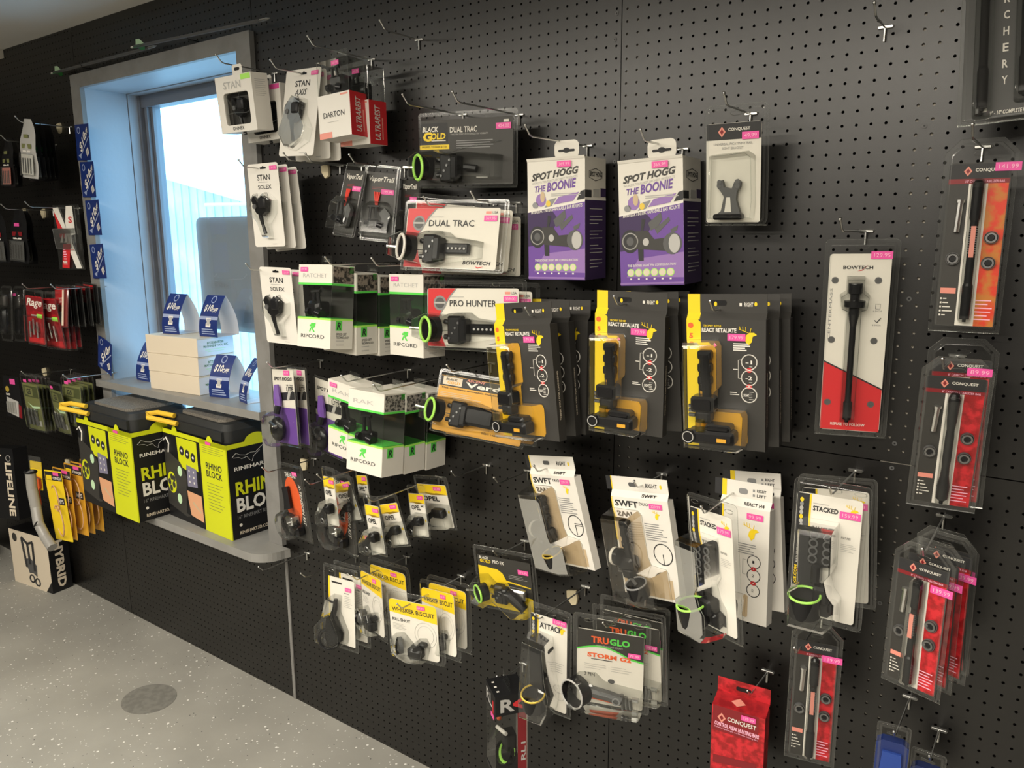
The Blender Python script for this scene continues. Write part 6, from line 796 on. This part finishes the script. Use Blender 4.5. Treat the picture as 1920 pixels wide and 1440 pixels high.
# ---------------------------------------------------------------- discount cards
def coupon_print(q, w, h, x0, y, diag, P3):
    """navy printed face of a coupon on a local (x, z) card w x h; P3 maps (x, z, lift) to 3d"""
    def pl(l, mat, lift=.0004): q.add([P3(x, z, lift) for x, z in l], [tuple(range(len(l)))], mat)
    def tx(t, x0_, z0_, x1_, z1_, mat, rot=0, bold=.03, shear=.25):
        a, fs = tmesh(t, bold, shear); cx, cz, W, H = (x0_ + x1_) / 2, (z0_ + z1_) / 2, x1_ - x0_, z1_ - z0_; v = []
        for p in a:
            px, pz = (p[0] - .5) * W, (p[1] - .5) * H; c_, s_ = math.cos(R_(rot)), math.sin(R_(rot)); v.append(P3(cx + px * c_ - pz * s_, cz + px * s_ + pz * c_, .0009))
        q.add(v, fs, mat)
    if diag:
        tx('$10', w * -.36, h * .38, w * .26, h * .64, 'white', 46); tx('OFF', w * .10, h * .68, w * .44, h * .82, 'white', 46); pl([(w * -.20, h * .20), (w * -.17, h * .17), (w * .46, h * .64), (w * .43, h * .67)], 'sblue')
        pl([(w * .22, h * .10), (w * .40, h * .20), (w * .30, h * .36), (w * .12, h * .26)], 'white', .0006); pl([(w * .24, h * .14), (w * .36, h * .21), (w * .29, h * .32), (w * .16, h * .25)], 'lgrey', .0009); pl([(w * -.40, h * .14), (w * -.20, h * .20), (w * -.24, h * .05)], 'sblue')
        q.add([P3(x, z, .0008) for x, z in ell(-w * .28, h * .84, w * .10, w * .10, 14)], [tuple(range(14))], 'sblue'); q.add([P3(x, z, .0010) for x, z in ell(-w * .28, h * .84, w * .07, w * .07, 14)], [tuple(range(14))], 'navy')
    else:
        tx('$10', w * -.36, h * .60, w * .10, h * .78, 'white'); tx('OFF', w * .08, h * .60, w * .40, h * .70, 'white'); q.add([P3(x, z, .0008) for x, z in ell(0, h * .90, w * .14, w * .14, 14)], [tuple(range(14))], 'sblue'); q.add([P3(x, z, .0010) for x, z in ell(0, h * .90, w * .10, w * .10, 14)], [tuple(range(14))], 'navy')
        pl([(w * -.49, h * .42), (w * .49, h * .42), (w * .49, h * .50), (w * -.49, h * .50)], 'sblue'); pl([(w * -.13, h * .24), (w * .13, h * .24), (w * .13, h * .46), (w * -.13, h * .46)], 'white', .0007); pl([(w * -.08, h * .28), (w * .08, h * .28), (w * .08, h * .42), (w * -.08, h * .42)], 'lgrey', .0010)
        for k in range(3): pl([(w * -.35, h * (.06 + .055 * k)), (w * (.35 - .05 * k), h * (.06 + .055 * k)), (w * (.35 - .05 * k), h * (.085 + .055 * k)), (w * -.35, h * (.085 + .055 * k))], 'sblue')
def flat_coupon(x, z, roll, label, curl=.012, yaw=0):
    w, h = .135, .135; r = thing('discount_card', label, 'card', 'blue discount cards', mtx(x, -.022, z, yaw, 0, roll))
    def P3(px, pz, lift): return (px, -lift - curl * (px / w + .5) ** 2 * 1.2, pz - h / 2)
    b = MB(); n = 6; v = []
    for i in range(n + 1):
        px = -w / 2 + w * i / n; a = P3(px, 0, 0); c = P3(px, h, 0); v += [a, c, (a[0], a[1] + .0005, a[2]), (c[0], c[1] + .0005, c[2])]
    f = []
    for i in range(n): k = i * 4; f += [(k, k + 4, k + 5, k + 1), (k + 2, k + 3, k + 7, k + 6), (k, k + 2, k + 6, k + 4), (k + 1, k + 5, k + 7, k + 3)]
    b.add(v, f, 'navy'); b.build('card', r); q = MB(); coupon_print(q, w, h, 0, 0, True, P3); q.build('print', r, False)
for x, z, ro, lb in ((-2.372, 2.003, 3, 'topmost blue discount card on the left casing edge'), (-2.362, 1.862, 2, 'second blue discount card from the top on the left casing'), (-2.350, 1.716, 0, 'third blue discount card down the left casing, glossy glare'), (-2.350, 1.546, -2, 'fourth blue discount card down the left casing'), (-2.375, 1.165, 12, 'lowest blue discount card on the casing just above the sill')): flat_coupon(x, z, ro, lb)
def tent(x, y, z, yaw, label, w=.095, h=.15, d=.10, tri=False, lean=0):
    r = thing('discount_tent', label, 'tent card', 'folded blue discount tents', mtx(x, y, z, yaw, 0, lean)); prof = []
    for t in range(9): s = t / 8; prof.append((-d / 2 * (1 - s ** 1.8) - .006 * math.sin(s * 3.14), h * s))      # curved front leg
    back = [(-p[0], p[1]) for p in prof]; b = MB(); th = .0006
    def strip2(pr, mat, off): 
        v = []; [v.extend([(-w / 2, y_ + off, z_), (w / 2, y_ + off, z_)]) for y_, z_ in pr]; b.add(v, [(k * 2, k * 2 + 1, k * 2 + 3, k * 2 + 2) for k in range(len(pr) - 1)], mat)
    strip2(prof, 'navy', -th); strip2(prof, 'paper', 0); strip2(back, 'paper', 0); strip2(back, 'navy', th); b.box(-w / 2, w / 2, -d / 2, d / 2, .0, .0008, 'paper'); b.build('sheet', r)
    def P3(px, pz, lift):
        s = max(0, min(.9999, pz / h)) * 8; k = int(s); f = s - k; y_ = prof[k][0] * (1 - f) + prof[k + 1][0] * f; return (px, y_ - th - lift, pz)
    q = MB(); coupon_print(q, w, h, 0, 0, False, P3); q.build('print', r, False)
tent(-1.985, .085, 1.2745, 8, 'left blue discount tent standing on the white box stack'); tent(-1.785, .115, 1.2745, 8, 'right blue discount tent standing on the white box stack')
tent(-1.690, .075, 1.0625, 12, 'blue discount tent on the sill right of the box stack'); tent(-1.515, .085, 1.0625, -14, 'thin turned blue discount tent on the sill against the casing', w=.07, d=.13); tent(-2.24, .10, 1.0625, 0, 'blue discount tent on the sill left behind the box stack', w=.10)
# stack of white boxes on the sill
for k in range(3):
    r = thing('tool_box', ('bottom', 'middle', 'top')[k] + ' of three flat white boxes stacked on the sill', 'box', 'white boxes on the sill', mtx(-1.915, -.008, 1.0622 + k * .0707, 5 + (k - 1) * .8))
    b = MB(); b.bbox(-.148, .148, 0, .165, .0, .0700, 'cream', .0016); b.build('carton', r, False)
    q = MB(); q.box(.1482, .1486, .002, .163, .002, .064, 'paper')
    q.text('BITZENBURGER', .045, .044, .120, .053, .1490, 'dgreen', .01, 0, 0, 's'); q.text('MACHINE & TOOL, INC.', .028, .031, .140, .041, .1490, 'dgreen', .01, 0, 0, 's'); q.box(.1487, .1489, .035, .13, .022, .025, 'gwhite'); q.box(.1487, .1489, .045, .12, .015, .017, 'gwhite'); q.build('label_print', r, False)
# target blocks on the lower shelf
def rhino(x, y, yaw, label):
    W, Dp, H = .43, .26, .345; r = thing('target_block', label, 'target block', 'archery target blocks on the shelf', mtx(x, y, .5905, yaw)); c = MB()   # origin at front right bottom corner
    c.box(-W, 0, 0, Dp, 0, H, 'black'); c.build('carton', r, False); q = MB()
    def p(l, m, yy=-.0004): q.poly([(-W + u * W, v * H) for u, v in l], yy, m)
    p([(0, .95), (1, .95), (1, 1), (0, 1)], 'ylime'); p([(.60, 0), (1, 0), (1, 1), (.60, 1)], 'ylime'); p([(.24, .62), (.55, .56), (.55, .94), (.22, .94)], 'ylime')
    for k in range(3): q.poly(ell(-W + W * (.30 + .09 * k), H * (.80 - .02 * k), .016, .018, 14), -.0008, 'ink'); q.poly(ell(-W + W * (.30 + .09 * k), H * (.80 - .02 * k), .007, .005, 8), -.0011, 'white')
    q.text('RHINO', -W + W * .68, H * .695, -W + W * .92, H * .765, -.0008, 'ink', .02); q.text('BLOCK', -W + W * .68, H * .61, -W + W * .92, H * .68, -.0008, 'ink', .02)
    for k in range(9): q.poly(rrect(-W + W * .68, -W + W * (.92 - .03 * (k % 3)), H * (.54 - .035 * k), H * (.546 - .035 * k)), -.0008, 'olive')
    for k in range(4): q.poly(rrect(-W + W * .64, -W + W * (.96 - .05 * (k % 2)), H * (.93 - .022 * k), H * (.934 - .022 * k)), -.0008, 'olive')
    # picture of the block
    p([(.0, .14), (.0, .78), (.26, .66), (.36, .52), (.36, .08), (.30, .06)], 'char', -.0006); p([(.30, .10), (.56, .06), (.56, .62), (.36, .66)], 'black', -.0008); p([(.36, .42), (.52, .44), (.52, .64), (.36, .66)], 'violet', -.0010); p([(.38, .10), (.58, .07), (.57, .36), (.34, .37), (.35, .26)], 'skin', -.0011); p([(.42, .24), (.55, .16), (.55, .18), (.43, .27)], 'tan', -.0013)
    for k in range(6): q.poly(ell(-W + W * (.40 + .07 * (k % 2)), H * (.48 + .06 * (k // 2)), .004, .005, 8), -.0013, 'white')
    q.poly(ell(-W + W * .09, H * .40, .032, .042, 18), -.0009, 'ylime'); [q.poly(ell(-W + W * u, H * v, .011, .013, 10), -.0012, 'char') for u, v in ((.09, .46), (.05, .40), (.12, .38), (.07, .33), (.13, .45))]; q.poly(ell(-W + W * .24, H * .56, .016, .020, 14), -.0009, 'gwhite'); q.poly(ell(-W + W * .20, H * .24, .016, .020, 14), -.0009, 'gwhite')
    q.tube([(-W + W * .0, -.001, H * .86), (-W + W * .05, -.001, H * .90), (-W + W * .09, -.001, H * .84), (-W + W * .07, -.001, H * .74)], .003, 'white', 5)
    X = .0005; q.box(0, X, .002, Dp, H * .95, H * .998, 'ylime'); q.box(0, X, .0, .003, 0, H, 'ylime'); q.text('RINEHART', Dp * .10, H * .715, Dp * .62, H * .755, X + .0006, 'white', .015, 0, 0, 's'); q.text('RHINO', Dp * .10, H * .45, Dp * .86, H * .60, X + .0006, 'ylime', .03, 0, 0, 's'); q.text('BLOCK', Dp * .10, H * .275, Dp * .90, H * .43, X + .0006, 'white', .03, 0, 0, 's'); q.text('16" RINEHART RHINOBLOCK', Dp * .10, H * .205, Dp * .88, H * .245, X + .0006, 'grey', .0, 0, 0, 's'); q.text('RINEHART3D.COM', Dp * .12, H * .04, Dp * .60, H * .075, X + .0006, 'cream', .02, 0, 0, 's'); q.add([(X + .0004, yy, zz) for yy, zz in ell(Dp * .14, H * .14, .006, .006, 12)], [tuple(range(12))], 'white')
    q.tube([(X + .0006, Dp * a, H * b_) for a, b_ in ((.08, .86), (.14, .90), (.20, .875), (.28, .86), (.36, .875), (.44, .87), (.54, .92), (.66, .965))], .0010, 'lgrey', 4); q.tube([(X + .0006, Dp * a, H * b_) for a, b_ in ((.10, .855), (.18, .85), (.22, .83), (.30, .84), (.34, .80), (.38, .78), (.40, .83), (.50, .88))], .0009, 'lgrey', 4); q.build('print', r, False)
    b = MB(); e = .012; Z1 = H + .062   # foam block above the carton
    A = rrect(-W + e, -e, e, Dp - e, .03); B = rrect(-W + e + .012, -e - .012, e + .012, Dp - e - .012, .03)
    b.strip([(x_, y_, H - .01) for x_, y_ in A], [(x_, y_, Z1 - .02) for x_, y_ in A], 'foam'); b.strip([(x_, y_, Z1 - .02) for x_, y_ in A], [(x_, y_, Z1) for x_, y_ in B], 'foam'); b.add([(x_, y_, Z1) for x_, y_ in B], [tuple(range(len(B)))], 'foam'); b.box(-W + .03, -.03, .004, .014, H + .006, H + .040, 'foam'); b.build('foam_block', r)
    m = MB(); C1 = rrect(-W + .07, -.07, .035, Dp - .03, .03); m.strip([(x_, y_, Z1 - .001) for x_, y_ in C1], [(x_ * .98 - .004, y_, Z1 + .010) for x_, y_ in C1], 'mesh'); m.add([(x_ * .98 - .004, y_, Z1 + .010) for x_, y_ in C1], [tuple(range(len(C1)))], 'mesh'); m.build('top_pad', r)
    h = MB(); h.tube([(-W * .72, -.004, Z1 - .030), (-W * .86, -.030, Z1 - .020), (-W * .98, -.055, Z1 - .012), (-W * 1.04, -.045, Z1 - .004), (-W * .98, -.018, Z1 - .000), (-W * .80, .006, Z1 - .006)], .0095, 'rope', 8); h.build('rope_handle', r)
    for u in (.20, .76):
        t = MB(); t.prism([(-W + u * W + x_, H + z_ - .004) for x_, z_ in ell(0, 0, .018, .022, 10, 0, 180)], -.0008, .0004, 'ylime'); t.build('carton_tab', r, False)
    t = MB(); t.add([(.0006, Dp * .45 + yy, H - .004 + zz) for yy, zz in ell(0, 0, .045, .030, 12, 0, 180)], [tuple(range(12))], 'ylime'); t.build('carton_tab', r, False); s = MB(); s.prism(rrect(-W * .30, -W * .22, H * .955, H * .985), -.0018, -.0014, 'pink'); s.build('price_sticker', r, False)
rhino(-1.931, -.186, -1.5, 'left black and lime target block box with yellow rope handle'); rhino(-1.490, -.090, -3, 'right black and lime target block box against the casing')
# box on the floor
hb = thing('safety_harness_box', 'white-fronted box with printed harness picture standing on the floor', 'box', None, mtx(-2.921, -.114, 0, 7.3)); W, Dp, H = .307, .096, .272
MB().box(-W, 0, 0, Dp, 0, H, 'black').build('carton', hb, False); q = MB(); q.poly([(-W, 0), (-.05, 0), (0, .06), (0, H), (-W, H)], -.0004, 'cream'); q.text('HYBRID', Dp * .30, .02, Dp * .72, H * .92, .0007, 'cream', .04, 0, -90, 's'); q.poly(ell(-W * .86, H * .86, .020, .022, 16), -.0008, 'char')
for a in (((-W * .66, .24), (-W * .60, .10)), ((-W * .38, .23), (-W * .40, .09)), ((-W * .66, .245), (-W * .52, .22)), ((-W * .38, .235), (-W * .52, .22)), ((-W * .52, .22), (-W * .50, .12))): q.tube([(a[0][0], -.001, a[0][1]), (a[1][0], -.001, a[1][1])], .006, 'ink', 5)
q.poly([(-W * .64, .135), (-W * .50, .15), (-W * .34, .12), (-W * .36, .06), (-W * .46, .075), (-W * .56, .07)], -.0009, 'dgrey'); q.torus((-W * .50, -.001, .045), (0, 1, 0), .018, .004, 'ink', 14, 4); q.torus((-W * .36, -.001, .035), (0, 1, 0), .018, .004, 'ink', 14, 4); q.build('print', hb, False)
# dark bag on the floor at the left edge
bg_ = MB(); random.seed(3)
v = []; f = []; n = 14
for j in range(9):
    for k in range(n):
        t = math.pi * j / 16; a = 6.28318 * k / n; rr = (.20 + .03 * math.sin(3 * a + j)) * math.sin(t + .0001 if j == 0 else min(1.57, t * 1.0)); v.append((rr * math.cos(a), rr * .8 * math.sin(a), .22 * math.cos(t) * (1 + .1 * math.sin(2 * a))))
for j in range(8):
    for k in range(n): f.append((j * n + k, (j + 1) * n + k, (j + 1) * n + (k + 1) % n, j * n + (k + 1) % n))
bg_.add(v, f, 'cloth'); o = bg_.build('soft_bag'); o.location = (-3.72, -.24, .002); tag(o, 'crumpled black soft bag on the floor at the left edge', 'bag')
